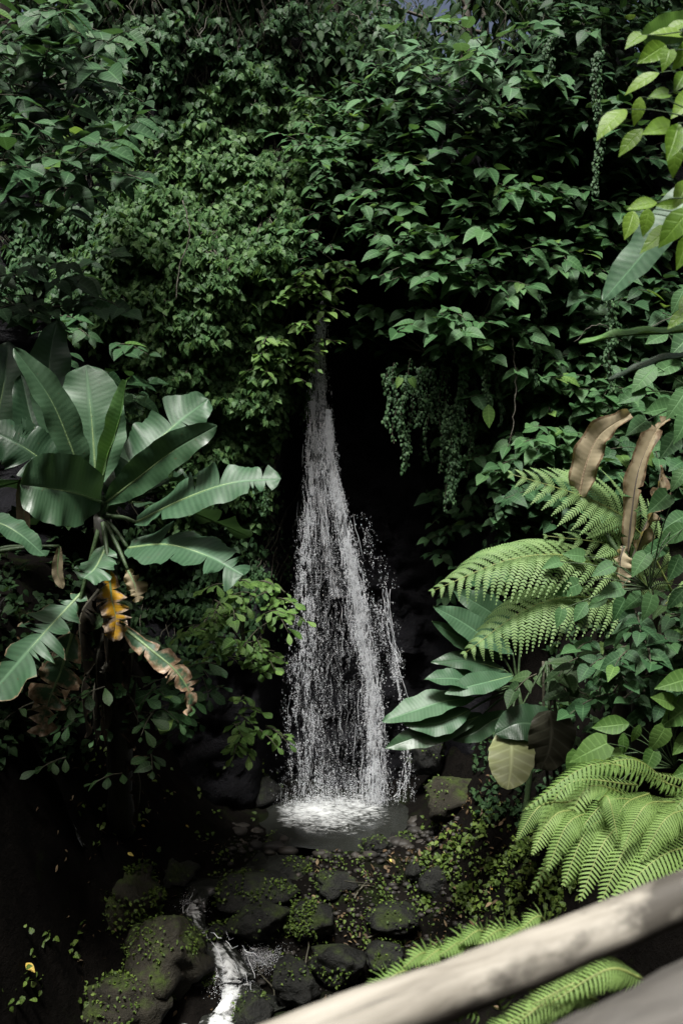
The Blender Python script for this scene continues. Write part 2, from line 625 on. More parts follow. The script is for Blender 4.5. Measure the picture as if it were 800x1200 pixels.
# ------------------------------------------------------------------ leaf templates
def leaf_tpl(L, W, prof, rows=7, fold=.25, droop=.25, back=0.0, wave=.0):
    vs, fs, uv = [], [], []
    for i in range(rows):
        t = i / (rows - 1)
        w = max(.004, interp(prof, t) * W * .5)
        z = -droop * L * t * t
        ez = fold * w + wave * L * math.sin(i * 2.1)
        yb = -back * L * (1 - t) ** 3
        vs += [(-w, t * L + yb, z + ez), (0, t * L, z), (w, t * L + yb, z + ez)]
        uv += [(0, t), (.5, t), (1, t)]
    for i in range(rows - 1):
        a = i * 3
        fs += [(a, a + 1, a + 4, a + 3), (a + 1, a + 2, a + 5, a + 4)]
    return np.array(vs), fs, uv


HEART = [(0, .5), (.1, .88), (.25, 1), (.5, .84), (.72, .5), (.88, .2), (1, 0)]
OVATE = [(0, .12), (.15, .6), (.38, 1), (.6, .88), (.8, .5), (.93, .17), (1, 0)]
OBOV = [(0, .06), (.2, .34), (.45, .78), (.68, 1), (.86, .8), (.96, .4), (1, 0.05)]
LOBED = [(0, .5), (.12, 1), (.25, .85), (.36, .62), (.5, .92), (.62, .62), (.8, .35), (1, 0)]
TPL = {
    'heart': [leaf_tpl(1, .72, HEART, 7, f, d, .1) for f, d in ((.25, .2), (.1, .35), (.4, .1))],
    'ovate': [leaf_tpl(1, .55, OVATE, 7, f, d) for f, d in ((.25, .2), (.12, .35), (.4, .12))],
    'obov': [leaf_tpl(1, .52, OBOV, 7, f, d) for f, d in ((.2, .15), (.1, .3), (.3, .05))],
    'lobed': [leaf_tpl(1, .95, LOBED, 9, f, d, .08) for f, d in ((.2, .2), (.1, .4), (.35, .1))],
    'ivy': [leaf_tpl(1, .8, HEART, 5, f, d, .08) for f, d in ((.3, .2), (.1, .3))],
    'lance': [leaf_tpl(1, .3, OVATE, 6, f, d) for f, d in ((.3, .3), (.2, .5))],
}
LEAFMESH = {}


def leaf_mesh(kind, var, mat):
    k = (kind, var, mat)
    if k not in LEAFMESH:
        v, f, uv = TPL[kind][var]
        m = MB()
        m.add(v.tolist(), f, uv)
        LEAFMESH[k] = m.mesh('leaf', M[mat])
    return LEAFMESH[k]


def frame(d, n):
    d = d.normalized()
    n = n - d * n.dot(d)
    if n.length < 1e-3:
        n = d.orthogonal()
    n.normalize()
    x = d.cross(n)
    return Matrix((x, d, n)).transposed()


def rv(s=1.0):
    return Vector((R.uniform(-s, s), R.uniform(-s, s), R.uniform(-s, s)))


def put_leaf(root, kind, mat, p, d, n, size, name='leaf'):
    """one leaf as a part: an object sharing its mesh with alike leaves"""
    var = R.randrange(len(TPL[kind]))
    o = link(name, leaf_mesh(kind, var, mat), root)
    m3 = frame(d, n) @ Matrix.Diagonal((size * R.uniform(.85, 1.15), size, size))
    o.matrix_basis = Matrix.Translation(p - root.location) @ m3.to_4x4()
    return o


def batch_leaf(mb_, kind, p, d, n, size):
    v, f, uv = TPL[kind][R.randrange(len(TPL[kind]))]
    m3 = np.array(frame(d, n)) * size
    mb_.add((v @ m3.T + np.array(p)).tolist(), f, uv)


TOV = Vector((0, -1, 0))     # out of the cliff, towards the viewer


def spray(root, mat, kind, c, out, size, n, stems, droop=.6):
    """a twig growing out of the wall, leaves in two ranks"""
    out = out.normalized()
    side = out.cross(UP).normalized()
    L = size * (.45 * n)
    pts = []
    for i in range(4):
        t = i / 3
        pts.append(c + out * (t * L) + UP * (-.25 * L * t * t))
    stems.tube(pts, [.008, .007, .005, .003], 4, False)
    q = spline(pts, n)
    for i, p in enumerate(q):
        sg = 1 if i % 2 else -1
        last = i == n - 1
        d = out * (1.2 if last else .45) + side * (0 if last else sg * R.uniform(.55, 1)) - UP * R.uniform(.15, droop) + rv(.25)
        nn = UP * R.uniform(.6, 1.1) + TOV * R.uniform(.2, .9) + rv(.3)
        d.normalize()
        rr_ = R.random()
        put_leaf(root, kind if rr_ < .85 else R.choice(('ovate', 'heart')), mat if rr_ > .03 else 'yellowgreen', p + d * size * .12, d, nn, size * R.choice((.5, .75, .9, 1, 1, 1.2)) * R.uniform(.85, 1.15))


def wall_shrub(name, label, cat, group, px, py, rx, ry, nsp, size, mat, kind='heart', lift=.25, nl=(5, 8), droop=.7, Y=None, stemmat='stem'):
    """a climbing shrub: sprays of separate leaves over an elliptic patch of the wall"""
    c0 = P(px, py, 12)
    y0 = (cliff_y(c0.x, c0.z) if Y is None else Y)
    base = P(px, py + ry * .8, y0 - .05)
    root = thing(name, base, label, cat, group)
    stems = MB()
    hub = P(px, py + ry * .5, y0 + .1)
    k = 0
    while k < nsp:
        a, r = R.uniform(0, 2 * math.pi), math.sqrt(R.random())
        qx, qy = px + rx * r * math.cos(a), py + ry * r * math.sin(a)
        k += 1
        bulge = lift * (1 - r * r) + R.uniform(-.05, .25)
        if Y is None:
            t = P(qx, qy, 12)
            yy = cliff_y(t.x, t.z) - .1 - bulge
        else:
            yy = Y - bulge
        p = P(qx, qy, yy)
        out = Vector((R.uniform(-1, 1) + .5 * math.cos(a) * r, -1, R.uniform(-.15, .5)))
        spray(root, mat, kind, p, out, size * R.uniform(.8, 1.15), R.randint(*nl), stems, droop)
        if k % 4 == 0:
            stems.tube(spline([hub, hub.lerp(p, .5) + rv(.1), p], 5), [.014, .012, .01, .009, .007], 4, False)
    so = stems.build('stem', M[stemmat], root)
    if nsp < 20:
        so['kind'] = 'stuff'
    return root


def ivy_patch(label, group, px, py, rx, ry, n, size, mat='ivy', thr=-.08, Y=None, name='climbing_vine', seed=0, kind='ivy', depth=.3, cat='vine'):
    base = P(px, py + ry, 12.2)
    root = thing(name, base, label, cat, group)
    leaves, stems = MB(), MB()
    cnt = tries = 0
    while cnt < n and tries < n * 8:
        tries += 1
        a, r = R.uniform(0, 2 * math.pi), math.sqrt(R.random())
        if r > .75 and R.random() < (r - .75) * 2.6:
            continue
        qx, qy = px + rx * r * math.cos(a), py + ry * r * math.sin(a)
        g = mn.noise(Vector((qx * .028, qy * .035, 3.3 + seed))) + .6 * mn.noise(Vector((qx * .085, qy * .1, 9.1)))
        if g < thr + R.uniform(-.12, .12):
            continue
        t = P(qx, qy, 12)
        yy = (cliff_y(t.x, t.z) if Y is None else Y) - .04 - depth * max(0, g + .15) * R.random() - R.uniform(0, .12)
        p = P(qx, qy, yy)
        d = Vector((R.uniform(-.7, .7), R.uniform(-.5, .1), -R.uniform(.2, 1)))
        nn = TOV * R.uniform(.2, .9) + UP * R.uniform(.4, 1.3) + rv(.5)
        batch_leaf(leaves, kind, p, d, nn, size * R.uniform(.6, 1.35))
        cnt += 1
        if cnt % 40 == 0:
            q = [p]
            for j in range(5):
                w = q[-1] + Vector((R.uniform(-.12, .12), 0, R.uniform(.08, .2)))
                q.append(Vector((w.x, (cliff_y(w.x, w.z) if Y is None else Y) - .06, w.z)))
            stems.tube(q, [.006] * 6, 4, False)
    tag(leaves.build('foliage', M[mat], root), kind='stuff')
    if stems.v:
        tag(stems.build('stem', M['stem'], root), kind='stuff')
    return root


# ------------------------------------------------------------------ waterfall, pool, stream
PATH = [(330, 383, 377, 12.82), (380, 366, 384, 12.8), (440, 364, 386, 12.78), (500, 361, 389, 12.76), (560, 357, 396, 12.74), (620, 352, 408, 12.72),
        (680, 347, 424, 12.7), (740, 345, 434, 12.68), (800, 345, 446, 12.66), (860, 345, 452, 12.64), (945, 343, 456, 12.62)]


def wf(py):
    return interp([(a, b) for a, b, c, d in PATH], py), interp([(a, c) for a, b, c, d in PATH], py), interp([(a, d) for a, b, c, d in PATH], py)


falls = thing('waterfall', P(395, 945, 12.7), 'tall narrow white waterfall dropping down the dark rock into the pool', 'waterfall')
falls['kind'] = 'structure'
# the thin veil: strands that peel apart further down
STR = [  # py -> px centre, half width, density
    ([(352, 378), (380, 375), (450, 373), (520, 371), (580, 373), (640, 380), (700, 395)], [(352, 8), (380, 9), (450, 10), (560, 10), (640, 12), (700, 16)], .66),
    ([(470, 381), (540, 386), (580, 394), (640, 408), (690, 416), (740, 420), (790, 432), (860, 438), (945, 437)], [(470, 5), (560, 6), (640, 7), (720, 12), (800, 11), (945, 13)], .85),
    ([(500, 368), (580, 364), (660, 359), (740, 356), (830, 358), (945, 362)], [(500, 4), (600, 7), (740, 15), (945, 28)], .26),
    ([(560, 374), (640, 380), (740, 388), (840, 392), (945, 396)], [(560, 8), (700, 20), (945, 40)], .26),
]
for cen, wid, den in STR:
    m_ = MB()
    y0, y1 = cen[0][0], cen[-1][0]
    rows, cols = int((y1 - y0) / 7), 7
    vs, fs, uv, dr = [], [], [], []
    for i in range(rows + 1):
        py = y0 + (y1 - y0) * i / rows
        c, w = interp(cen, py), interp(wid, py)
        c += 2.6 * mn.noise(Vector((py * .045, y0, 2))) + 1.4 * mn.noise(Vector((py * .14, y0, 5)))
        w *= 1 + .35 * mn.noise(Vector((py * .06, y0, 8)))
        _, _, Y = wf(py)
        for j in range(cols):
            u = j / (cols - 1) * 2 - 1
            p = P(c + u * w, py, Y + .08 * u * u + .035 * mn.noise(Vector((u * 2, py * .05, y0))))
            vs.append(p)
            uv.append((j / (cols - 1), i / rows))
            dr.append((den + .35) * (1 - abs(u) ** 2.5) - (.25 if abs(u) > .99 else 0) - .3)
    for i in range(rows):
        for j in range(cols - 1):
            a = i * cols + j
            fs.append((a, a + 1, a + cols + 1, a + cols))
    m_.add(vs, fs, uv, dr)
    m_.build('water_veil', M['veil'], falls)

# droplets and spray
OCT = np.array([(1, 0, 0), (-1, 0, 0), (0, 1, 0), (0, -1, 0), (0, 0, 1), (0, 0, -1)], dtype=float)
OCTF = [(0, 2, 4), (2, 1, 4), (1, 3, 4), (3, 0, 4), (2, 0, 5), (1, 2, 5), (3, 1, 5), (0, 3, 5)]
drops = MB()


def drop(p, r, st):
    drops.add((OCT * np.array([r * R.uniform(.7, 1.3), r, r * st]) + np.array(p)).tolist(), OCTF)


def scatter(cen, wid, n, size=(.004, .011), st=(1.2, 3.2), clump=.0, seed=0, spread=.5, bias=1.0):
    y0, y1 = cen[0][0], cen[-1][0]
    k = tries = 0
    while k < n and tries < n * 10:
        tries += 1
        py = y0 + (y1 - y0) * R.random() ** bias
        u = R.gauss(0, spread)
        if abs(u) > 1.6:
            continue
        px = interp(cen, py) + u * interp(wid, py)
        g = .8 * mn.noise(Vector((px * .16, py * .03, seed))) + .8 * mn.noise(Vector((px * .42, py * .10, seed + 4)))
        if g < clump + R.uniform(-.3, .3):
            continue
        _, _, Y = wf(py)
        drop(P(px, py, Y - R.uniform(0, .22)), R.uniform(*size) * R.choice((.7, .8, 1, 1, 1.6)), R.uniform(*st))
        k += 1


FINE = (.0011, .0031)
scatter([(378, 375), (480, 373), (560, 376)], [(378, 9), (480, 11), (560, 13)], 5000, FINE, (2, 7), -.1, 1)
scatter([(470, 366), (560, 364), (640, 360), (740, 358), (840, 359), (945, 362)], [(470, 4), (560, 6), (640, 9), (740, 15), (840, 21), (945, 27)], 17000, FINE, (1.2, 4), .05, 2, .6)
scatter([(560, 374), (640, 380), (740, 392), (840, 398), (945, 400)], [(560, 14), (640, 25), (740, 36), (945, 44)], 11000, (.0009, .0022), (1.2, 3.5), .06, 5, .6)
scatter([(480, 384), (560, 390), (640, 408), (690, 417), (740, 424), (800, 437), (945, 440)], [(480, 5), (560, 8), (640, 10), (700, 14), (800, 13), (945, 17)], 26000, FINE, (1.5, 5), -.15, 7, .45)
scatter([(700, 440), (760, 460), (800, 466), (840, 474), (900, 478), (940, 470)], [(700, 14), (760, 10), (800, 5), (900, 6), (940, 18)], 3600, (.0013, .0034), (1, 3), .05, 8, .6)
scatter([(600, 425), (640, 432), (690, 452)], [(600, 8), (690, 12)], 350, (.002, .004), (1, 2), .05, 8, .6)
scatter([(900, 395), (945, 395)], [(900, 50), (945, 56)], 3500, (.0012, .0032), (1, 1.5), -.1, 3, .6, .6)
tag(drops.build('water_drops', M['drop'], falls, smooth=False), kind='stuff')

# long thin threads of water that join the drops
th = MB()


def threads(cen, wid, n, ln, r, spread=.5):
    y0, y1 = cen[0][0], cen[-1][0]
    for k in range(n):
        u = R.gauss(0, spread)
        a = R.uniform(y0, y1 - 12)
        b = min(y1, a + R.uniform(*ln))
        ph = R.uniform(0, 9)
        dy = R.uniform(0, .16)
        m = max(5, int((b - a) / 7))
        q = []
        for i in range(m):
            py = lerp(a, b, i / (m - 1))
            w = u + .22 * mn.noise(Vector((py * .05, ph, 1))) + .14 * mn.noise(Vector((py * .16, ph, 6)))
            q.append(P(interp(cen, py) + w * interp(wid, py), py, wf(py)[2] - dy))
        r0 = R.uniform(*r)
        th.tube(q, [r0 * (.15 + .85 * math.sin(math.pi * (i + .3) / (m - .4)) * R.uniform(.6, 1.2)) for i in range(m)], 4, False)


threads([(356, 379), (380, 375), (480, 372), (560, 375), (640, 382)], [(340, 5), (380, 9), (480, 12), (640, 20)], 120, (20, 60), (.0009, .003))
threads([(470, 382), (540, 386), (580, 394), (640, 408), (690, 417), (740, 422), (800, 436), (945, 438)], [(470, 4), (560, 7), (640, 8), (700, 12), (800, 10), (945, 14)], 260, (14, 55), (.0009, .0038), .6)
threads([(480, 367), (560, 364), (640, 359), (740, 357), (840, 358), (945, 362)], [(480, 4), (560, 6), (640, 8), (740, 16), (840, 22), (945, 27)], 110, (10, 34), (.0008, .0026), .6)
threads([(600, 378), (740, 392), (945, 398)], [(600, 16), (740, 32), (945, 42)], 60, (10, 34), (.0007, .0018), .6)
tag(th.build('water_threads', M['drop'], falls), kind='stuff')

# side trickle over the rocks on the right
mb = MB()
tr_pts = [(452, 690), (458, 740), (466, 775), (476, 820), (481, 870), (478, 905), (466, 935)]
for k in range(9):
    i0 = R.randint(0, 4)
    q = spline([P(a + R.gauss(0, 3.5), b, 12.95 - .08 * i) for i, (a, b) in enumerate(tr_pts)][i0:i0 + 3], 16)
    q = [p + rv(.012) for p in q]
    mb.tube(q, [R.uniform(.0005, .005) for _ in q], 4, False)
mb.build('side_trickle', M['drop'], falls)


RIM = []
# pool surface
def in_pool(x, y):
    a = math.atan2(y - 12.0, x)
    return math.hypot((x + .02) / (.98 + .07 * math.sin(3 * a)), (y - 12.05) / (1.05 + .06 * math.sin(5 * a + 1)))


mb = MB()
vs, fs, dr = [], [], []
nr, na = 26, 72
for i in range(nr + 1):
    r = i / nr
    for j in range(na):
        a = 2 * math.pi * j / na
        x = -.09 + r * (.95 + .07 * math.sin(3 * a)) * math.cos(a)
        y = 12.05 + r * (1.05 + .06 * math.sin(5 * a + 1)) * math.sin(a)
        d1 = math.hypot((x + .33) / .55, (y - 12.35) / .75)
        d2 = math.hypot((x - .42) / .3, (y - 12.6) / .45)
        d3 = math.hypot((x + .06) / .92, (y - 12.15) / .88)
        fo = .46 * math.exp(-d1 ** 2.0) + .24 * math.exp(-d2 ** 2) + .36 * math.exp(-d3 ** 6) + .3 * fbm(x, y, 4, 2.5, 3) * sst(.5, .9, r) - .75 * sst(.68, .98, r) * (1 - sst(12.0, 12.8, y))
        z = .03 + .035 * fo * (1 + fbm(x, y, 0, 6, 3)) + .012 * fbm(x, y, 2, 5, 3)
        vs.append((x, y, z))
        dr.append(fo)
for i in range(nr):
    for j in range(na):
        j2 = (j + 1) % na
        fs.append((i * na + j, i * na + j2, (i + 1) * na + j2, (i + 1) * na + j))
mb.add(vs, fs, None, dr)
for k in range(34):
    a = R.uniform(3.2, 6.3)
    rr_ = R.uniform(.9, 1.3)
    x = -.02 + rr_ * math.cos(a)
    y = 12.05 + rr_ * 1.05 * math.sin(a)
    RIM.append((x, y, R.uniform(.03, .085)))
tag(mb.build('pool', M['pool']), 'foaming round pool at the foot of the waterfall', kind='structure')


# stream: from the pool lip, over two little drops
def ribbon(pts, wid, foam, nrow, name, mat='stream', drape=False):
    m_ = MB()
    q = [Vector((p.x, p.y, max(p.z - (.25 if drape else 0), ground_z(p.x, p.y) + .03))) for p in spline(pts, nrow)]
    vs, fs, uv, dr = [], [], [], []
    cols = 11
    for i, p in enumerate(q):
        t = i / (nrow - 1)
        tg = (q[min(i + 1, nrow - 1)] - q[max(i - 1, 0)])
        sd = Vector((tg.y, -tg.x, 0))
        sd = sd.normalized() if sd.length > .02 else Vector((1, 0, 0))
        w, fm = interp(wid, t), interp(foam, t)
        for j in range(cols):
            u = j / (cols - 1) * 2 - 1
            if drape:
                e = p + sd * u * w
                vs.append(Vector((e.x, e.y, ground_z(e.x, e.y) + .035 + .03 * fbm(e.x, e.y, 3, 6, 3))))
            else:
                vs.append(p + sd * u * w + UP * (.05 * (1 - u * u) + .03 * fbm(p.x + u, p.y, p.z, 5, 3)) + Vector((0, -1, 0)) * .04 * fm * fbm(u * 3, t * 9, 1, 2, 3))
            uv.append((j / (cols - 1), t))
            dr.append(fm * (.72 - .45 * abs(u)) + .42 * mn.noise(Vector((u * 4, t * nrow * .09, 3))))
    for i in range(nrow - 1):
        for j in range(cols - 1):
            a = i * cols + j
            fs.append((a, a + 1, a + cols + 1, a + cols))
    m_.add(vs, fs, uv, dr)
    return m_.build(name, M[mat])


st = [P(330, 1000, 11.1), P(275, 1030, 10.6), P(240, 1040, 10.35), P(232, 1056, 10.15), P(226, 1073, 10.02), P(233, 1090, 9.85), P(250, 1103, 9.72), P(268, 1140, 9.45), P(272, 1165, 9.3), P(262, 1195, 9.1), P(250, 1240, 8.8), P(240, 1330, 8.2)]
o = ribbon(st, [(0, .5), (.15, .3), (.25, .10), (.36, .13), (.45, .10), (.55, .13), (.66, .24), (.8, .3), (1, .6)],
           [(0, .0), (.2, .1), (.27, .6), (.36, 1.1), (.44, .7), (.52, .5), (.58, .9), (.7, 1.05), (.85, .9), (1, .4)], 150, 'stream')
tag(o, 'narrow white stream tumbling between dark boulders below the pool', kind='structure')
o = ribbon([P(256, 1100, 9.62), P(278, 1116, 9.45), P(300, 1130, 9.3), P(328, 1142, 9.15)], [(0, .06), (.4, .13), (1, .2)], [(0, .5), (.5, .72), (1, .62)], 44, 'stream', drape=True)
tag(o, 'short white side run of the stream reaching right past a boulder', kind='structure')
o = ribbon([P(100, 1150, 9.5), P(75, 1162, 9.4), P(40, 1175, 9.2), P(0, 1195, 9.0)], [(0, .05), (.5, .2), (1, .4)], [(0, .5), (.3, .35), (.6, .0), (1, 0)], 40, 'stream')
tag(o, 'dim trickle of stream water at the lower left corner', kind='structure')
sp_ = MB()
drops = sp_
th = MB()
for q0, wd_, n in (([P(256, 1098, 9.6), P(280, 1115, 9.42), P(304, 1130, 9.26), P(328, 1142, 9.1)], .12, 7), (st[3:6], .07, 4), (st[5:9], .15, 10), (st[7:10], .2, 9)):
    for k in range(n):
        off = Vector((R.gauss(0, wd_ * .6), R.gauss(0, .05), 0))
        q = [Vector((p.x + off.x, p.y + off.y, max(p.z, ground_z(p.x + off.x, p.y + off.y)) + R.uniform(.03, .09))) for p in spline(q0, 16)]
        a = R.randint(0, 9)
        q = q[a:a + R.randint(3, 5)]
        r0 = R.uniform(.0012, .0042)
        q = [p + rv(.012) for p in q]
        th.tube(q, [r0 * (.2 + math.sin(math.pi * (i + .3) / len(q))) for i in range(len(q))], 4, False)
tag(th.build('stream_threads', M['drop']), 'white threads of water in the small cascades of the stream', kind='stuff')
for (a, b, Y, sx, sy, n) in ((228, 1066, 10.0, 14, 10, 150), (250, 1120, 9.6, 14, 16, 260), (275, 1165, 9.3, 22, 14, 320), (305, 1130, 9.3, 26, 10, 420)):
    for k in range(n * 7):
        p = hit(a + R.gauss(0, sx * .5), b + R.gauss(0, sy * .6)) if k % 8 == 0 else p + rv(.03)
        drop(p + UP * R.uniform(.02, .10), R.uniform(.001, .0036), R.uniform(1, 2))
tag(sp_.build('stream_splash', M['drop'], smooth=False), 'white splash drops over the small stream drops', kind='stuff')


# ------------------------------------------------------------------ boulders
def boulder(px, py, Y, rx, ry, rz, label, mat='rock', seed=0, flat=.0, tuft=70, group='boulders beside the stream', tilt=0):
    c = P(px, py, Y)
    bm = bmesh.new()
    bmesh.ops.create_icosphere(bm, subdivisions=4, radius=1)
    for v in bm.verts:
        d = v.co.normalized()
        k = 1 + .36 * fbm(d.x + seed * 3.7, d.y, d.z, 1.2, 3)
        # facets: flatten against a few random planes
        for j in range(9):
            rr = random.Random(seed * 13 + j)
            pn = Vector((rr.uniform(-1, 1), rr.uniform(-1, 1), rr.uniform(-.3, 1))).normalized()
            dd = d.dot(pn) * k
            if dd > .72:
                k *= lerp(1, .72 / dd, .92)
        k *= 1 + .11 * fbm(d.x, d.y + seed, d.z, 2.6, 5) - .09 * abs(fbm(d.x + seed, d.y, d.z, 1.9, 2))
        v.co = d * k
        v.co = Vector((v.co.x * rx, v.co.y * ry, v.co.z * rz))
    me = bpy.data.meshes.new('boulder')
    bm.to_mesh(me)
    bm.free()
    me.polygons.foreach_set("use_smooth", [True] * len(me.polygons))
    me.materials.append(M[mat])
    o = link('boulder', me)
    o.location = c
    o.rotation_euler = (tilt, 0, seed * .7)
    tag(o, label, 'boulder', group)
    if tuft:
        rot = o.rotation_euler.to_matrix()
        fb = MB()
        sides = [v for v in me.vertices if (rot @ v.normal).z > -.2]
        for k in range(int(tuft * 1.8)):
            v = R.choice(sides)
            w = rot @ v.co
            if mn.noise(Vector((w.x * 2.2, w.y * 2.2, w.z * 2.2 + seed))) < -.02:
                continue
            nn = rot @ v.normal
            dd = nn * .5 + rv(.8) - UP * .25
            batch_leaf(fb, 'ivy', rot.inverted() @ (w + nn * R.uniform(0, .035)), rot.inverted() @ dd, rot.inverted() @ (UP + nn * .6 + rv(.4)), R.uniform(.012, .036))
        if fb.v:
            me2 = fb.mesh('moss', M['cover'])
            t_ = link('moss', me2, o)
            tag(t_, kind='stuff')
    return o


boulder(192, 1112, 9.35, .46, .5, .36, 'large rounded mossy brown boulder left of the little stream', 'mossrock', 1, tuft=330)
boulder(150, 1178, 8.9, .45, .45, .36, 'rounded mossy boulder at the bottom left below the larger brown one', 'mossrock', 2, tuft=420)
boulder(150, 1055, 9.9, .42, .45, .36, 'green leaf-covered boulder above the large brown one, left bank', 'mossrock', 3, tuft=2000)
boulder(112, 1110, 9.5, .32, .4, .5, 'moss-covered boulder at the left edge of the bank pile', 'mossrock', 4, tuft=1500)
boulder(300, 1045, 10.35, .55, .4, .24, 'broad dark boulder with mossy top right of the upper stream drop', 'rock', 5, tuft=700)
boulder(305, 1078, 9.95, .36, .35, .22, 'smooth dark boulder under the mossy-topped one right of the stream', 'rock', 6)
boulder(392, 1035, 10.5, .26, .28, .16, 'flat olive boulder just below the pool lip', 'rock', 7)
boulder(462, 1072, 10.0, .34, .3, .13, 'flat grey-green slab boulder in the middle of the stream bed', 'rock', 8)
boulder(365, 1078, 9.9, .3, .3, .16, 'low boulder with a bright moss cushion between stream and slab', 'rock', 9, tuft=800)
boulder(535, 935, 11.3, .42, .4, .3, 'big brown boulder on the right of the pool below the broad leaves', 'mossrock', 10)
boulder(512, 1033, 10.4, .16, .2, .2, 'small upright dark boulder on the right of the stream bed', 'rock', 11)
boulder(440, 992, 11.1, .2, .2, .12, 'dark wet boulder touching the front right edge of the pool', 'rock', 12)
boulder(486, 1020, 10.6, .13, .14, .1, 'little round boulder in front of the upright dark one', 'rock', 13)
boulder(400, 1128, 9.4, .28, .3, .2, 'dark boulder under the slab near the wooden rail', 'rock', 14, tuft=160)
boulder(345, 1150, 9.2, .2, .25, .22, 'dark wet boulder right of the lower stream run', 'rock', 15)
boulder(298, 1185, 9.0, .2, .22, .18, 'dark wet boulder splitting the foot of the stream run', 'rock', 16)
boulder(450, 1120, 9.5, .26, .25, .14, 'olive boulder behind the fern tips above the rail', 'rock', 17)
boulder(200, 1020, 10.6, .3, .35, .22, 'unlit boulder on the left bank above the upper stream drop', 'rock', 18)
boulder(345, 1020, 10.75, .26, .2, .14, 'dark boulder at the left front of the pool lip', 'rock', 19, tuft=160)
boulder(555, 1060, 10.0, .24, .24, .16, 'brown boulder half buried in leaf litter on the right bank', 'rock', 20)
boulder(620, 1010, 9.6, .3, .3, .22, 'boulder overgrown with small plants left of the big fern', 'rock', 21, tuft=900)
boulder(500, 880, 12.6, .3, .3, .3, 'black wet boulder beside the thin side trickle', 'rock', 22)
boulder(310, 930, 12.7, .3, .3, .25, 'black wet boulder at the left end of the pool', 'rock', 23)
boulder(256, 1092, 9.75, .11, .12, .1, 'small black boulder splitting the upper stream drop', 'rock', 31)
boulder(240, 1150, 9.35, .13, .12, .1, 'small dark boulder on the left side of the lower stream run', 'rock', 33, tuft=120)
boulder(325, 985, 11.45, .22, .16, .09, 'flat wet boulder at the left front rim of the pool', 'rock', 34)
boulder(385, 1008, 10.95, .24, .14, .08, 'flat wet boulder on the front rim of the pool', 'rock', 35)
boulder(472, 985, 11.4, .16, .16, .1, 'wet boulder at the right rim of the pool', 'rock', 36)
boulder(60, 1165, 9.0, .3, .3, .2, 'dark low boulder beyond the mossy pile in the lower left corner', 'rock', 24, tuft=200)

# ---- loose bits on the ground
peb = MB()
bm = bmesh.new()
bmesh.ops.create_icosphere(bm, subdivisions=1, radius=1)
ICO = np.array([v.co[:] for v in bm.verts])
ICOF = [tuple(v.index for v in f.verts) for f in bm.faces]
bm.free()
bm = bmesh.new()
bmesh.ops.create_icosphere(bm, subdivisions=2, radius=1)
ICO2 = np.array([v.co[:] for v in bm.verts])
ICOF2 = [tuple(v.index for v in f.verts) for f in bm.faces]
bm.free()
for k in range(1300):
    x, y = R.uniform(-1.3, 1.3), R.uniform(9.2, 11.5)
    if in_pool(x, y) < 1.0:
        continue
    s = R.uniform(.006, .016) * R.choice((1, 1, 1.4, 2.6))
    sc = np.array([s * R.uniform(.8, 1.5), s * R.uniform(.8, 1.3), s * R.uniform(.5, .9)])
    peb.add((ICO * (1 + .2 * np.random.RandomState(k).rand(len(ICO), 1)) * sc + np.array([x, y, ground_z(x, y) + s * .3])).tolist(), ICOF)
for k, (x, y, sz) in enumerate(RIM):
    sc = np.array([sz * R.uniform(.9, 1.6), sz * R.uniform(.8, 1.2), sz * R.uniform(.5, .8)])
    peb.add((ICO2 * (1 + .35 * np.random.RandomState(k + 7000).rand(len(ICO2), 1)) * sc + np.array([x, y, .01])).tolist(), ICOF2)
tag(peb.build('gravel', M['pebble']), 'small stones scattered over the stream bed', kind='stuff')
lit = MB()
for k in range(1500):
    x, y = R.uniform(-.3, 1.8), R.uniform(8.6, 11.0)
    if k > 1150:
        x, y = R.uniform(-3.2, -1.2), R.uniform(8.8, 11.5)
    if in_pool(x, y) < 1.0 or mn.noise(Vector((x * 2, y * 2, 4))) < -.15:
        continue
    p = Vector((x, y, ground_z(x, y) + R.uniform(.005, .03)))
    batch_leaf(lit, R.choice(('ovate', 'lance')), p, rv(1) * 1.0 + Vector((0, 0, .05)), UP + rv(.6), R.uniform(.03, .085))
tag(lit.build('leaf_litter', M['litter']), 'brown leaf litter on the stream bank', kind='stuff')


def ground_cover(px0, px1, py0, py1, n, size, thr, seed, label, mat='cover'):
    m_ = MB()
    for k in range(n):
        qx, qy = R.uniform(px0, px1), R.uniform(py0, py1)
        if mn.noise(Vector((qx * .03, qy * .04, seed))) + .5 * mn.noise(Vector((qx * .1, qy * .12, seed))) < thr:
            continue
        p = hit(qx, qy)
        for j in range(3):
            batch_leaf(m_, 'ivy', p + rv(.05) + UP * R.uniform(.01, .09), rv(1) + Vector((0, -.4, -.1)), UP + TOV * .5 + rv(.5), size * R.uniform(.6, 1.3))
    tag(m_.build('ground_cover', M[mat]), label, kind='stuff')


ground_cover(495, 680, 955, 1075, 1000, .05, -.02, 1, 'small creeping plants on the right bank under the broad leaves')
ground_cover(250, 560, 1005, 1130, 900, .032, .05, 2, 'small green plants among the stream stones')
ground_cover(0, 110, 1090, 1200, 55, .05, .05, 3, 'dim small plants in the lower left corner')
ground_cover(90, 330, 880, 1010, 110, .05, .1, 4, 'barely lit small plants on the dark left bank')


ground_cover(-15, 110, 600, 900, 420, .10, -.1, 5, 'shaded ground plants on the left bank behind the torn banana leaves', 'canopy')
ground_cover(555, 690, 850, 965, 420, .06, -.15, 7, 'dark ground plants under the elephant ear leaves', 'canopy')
ground_cover(640, 810, 720, 900, 420, .10, -.1, 6, 'shaded ground plants on the right bank under the tree fern', 'canopy')


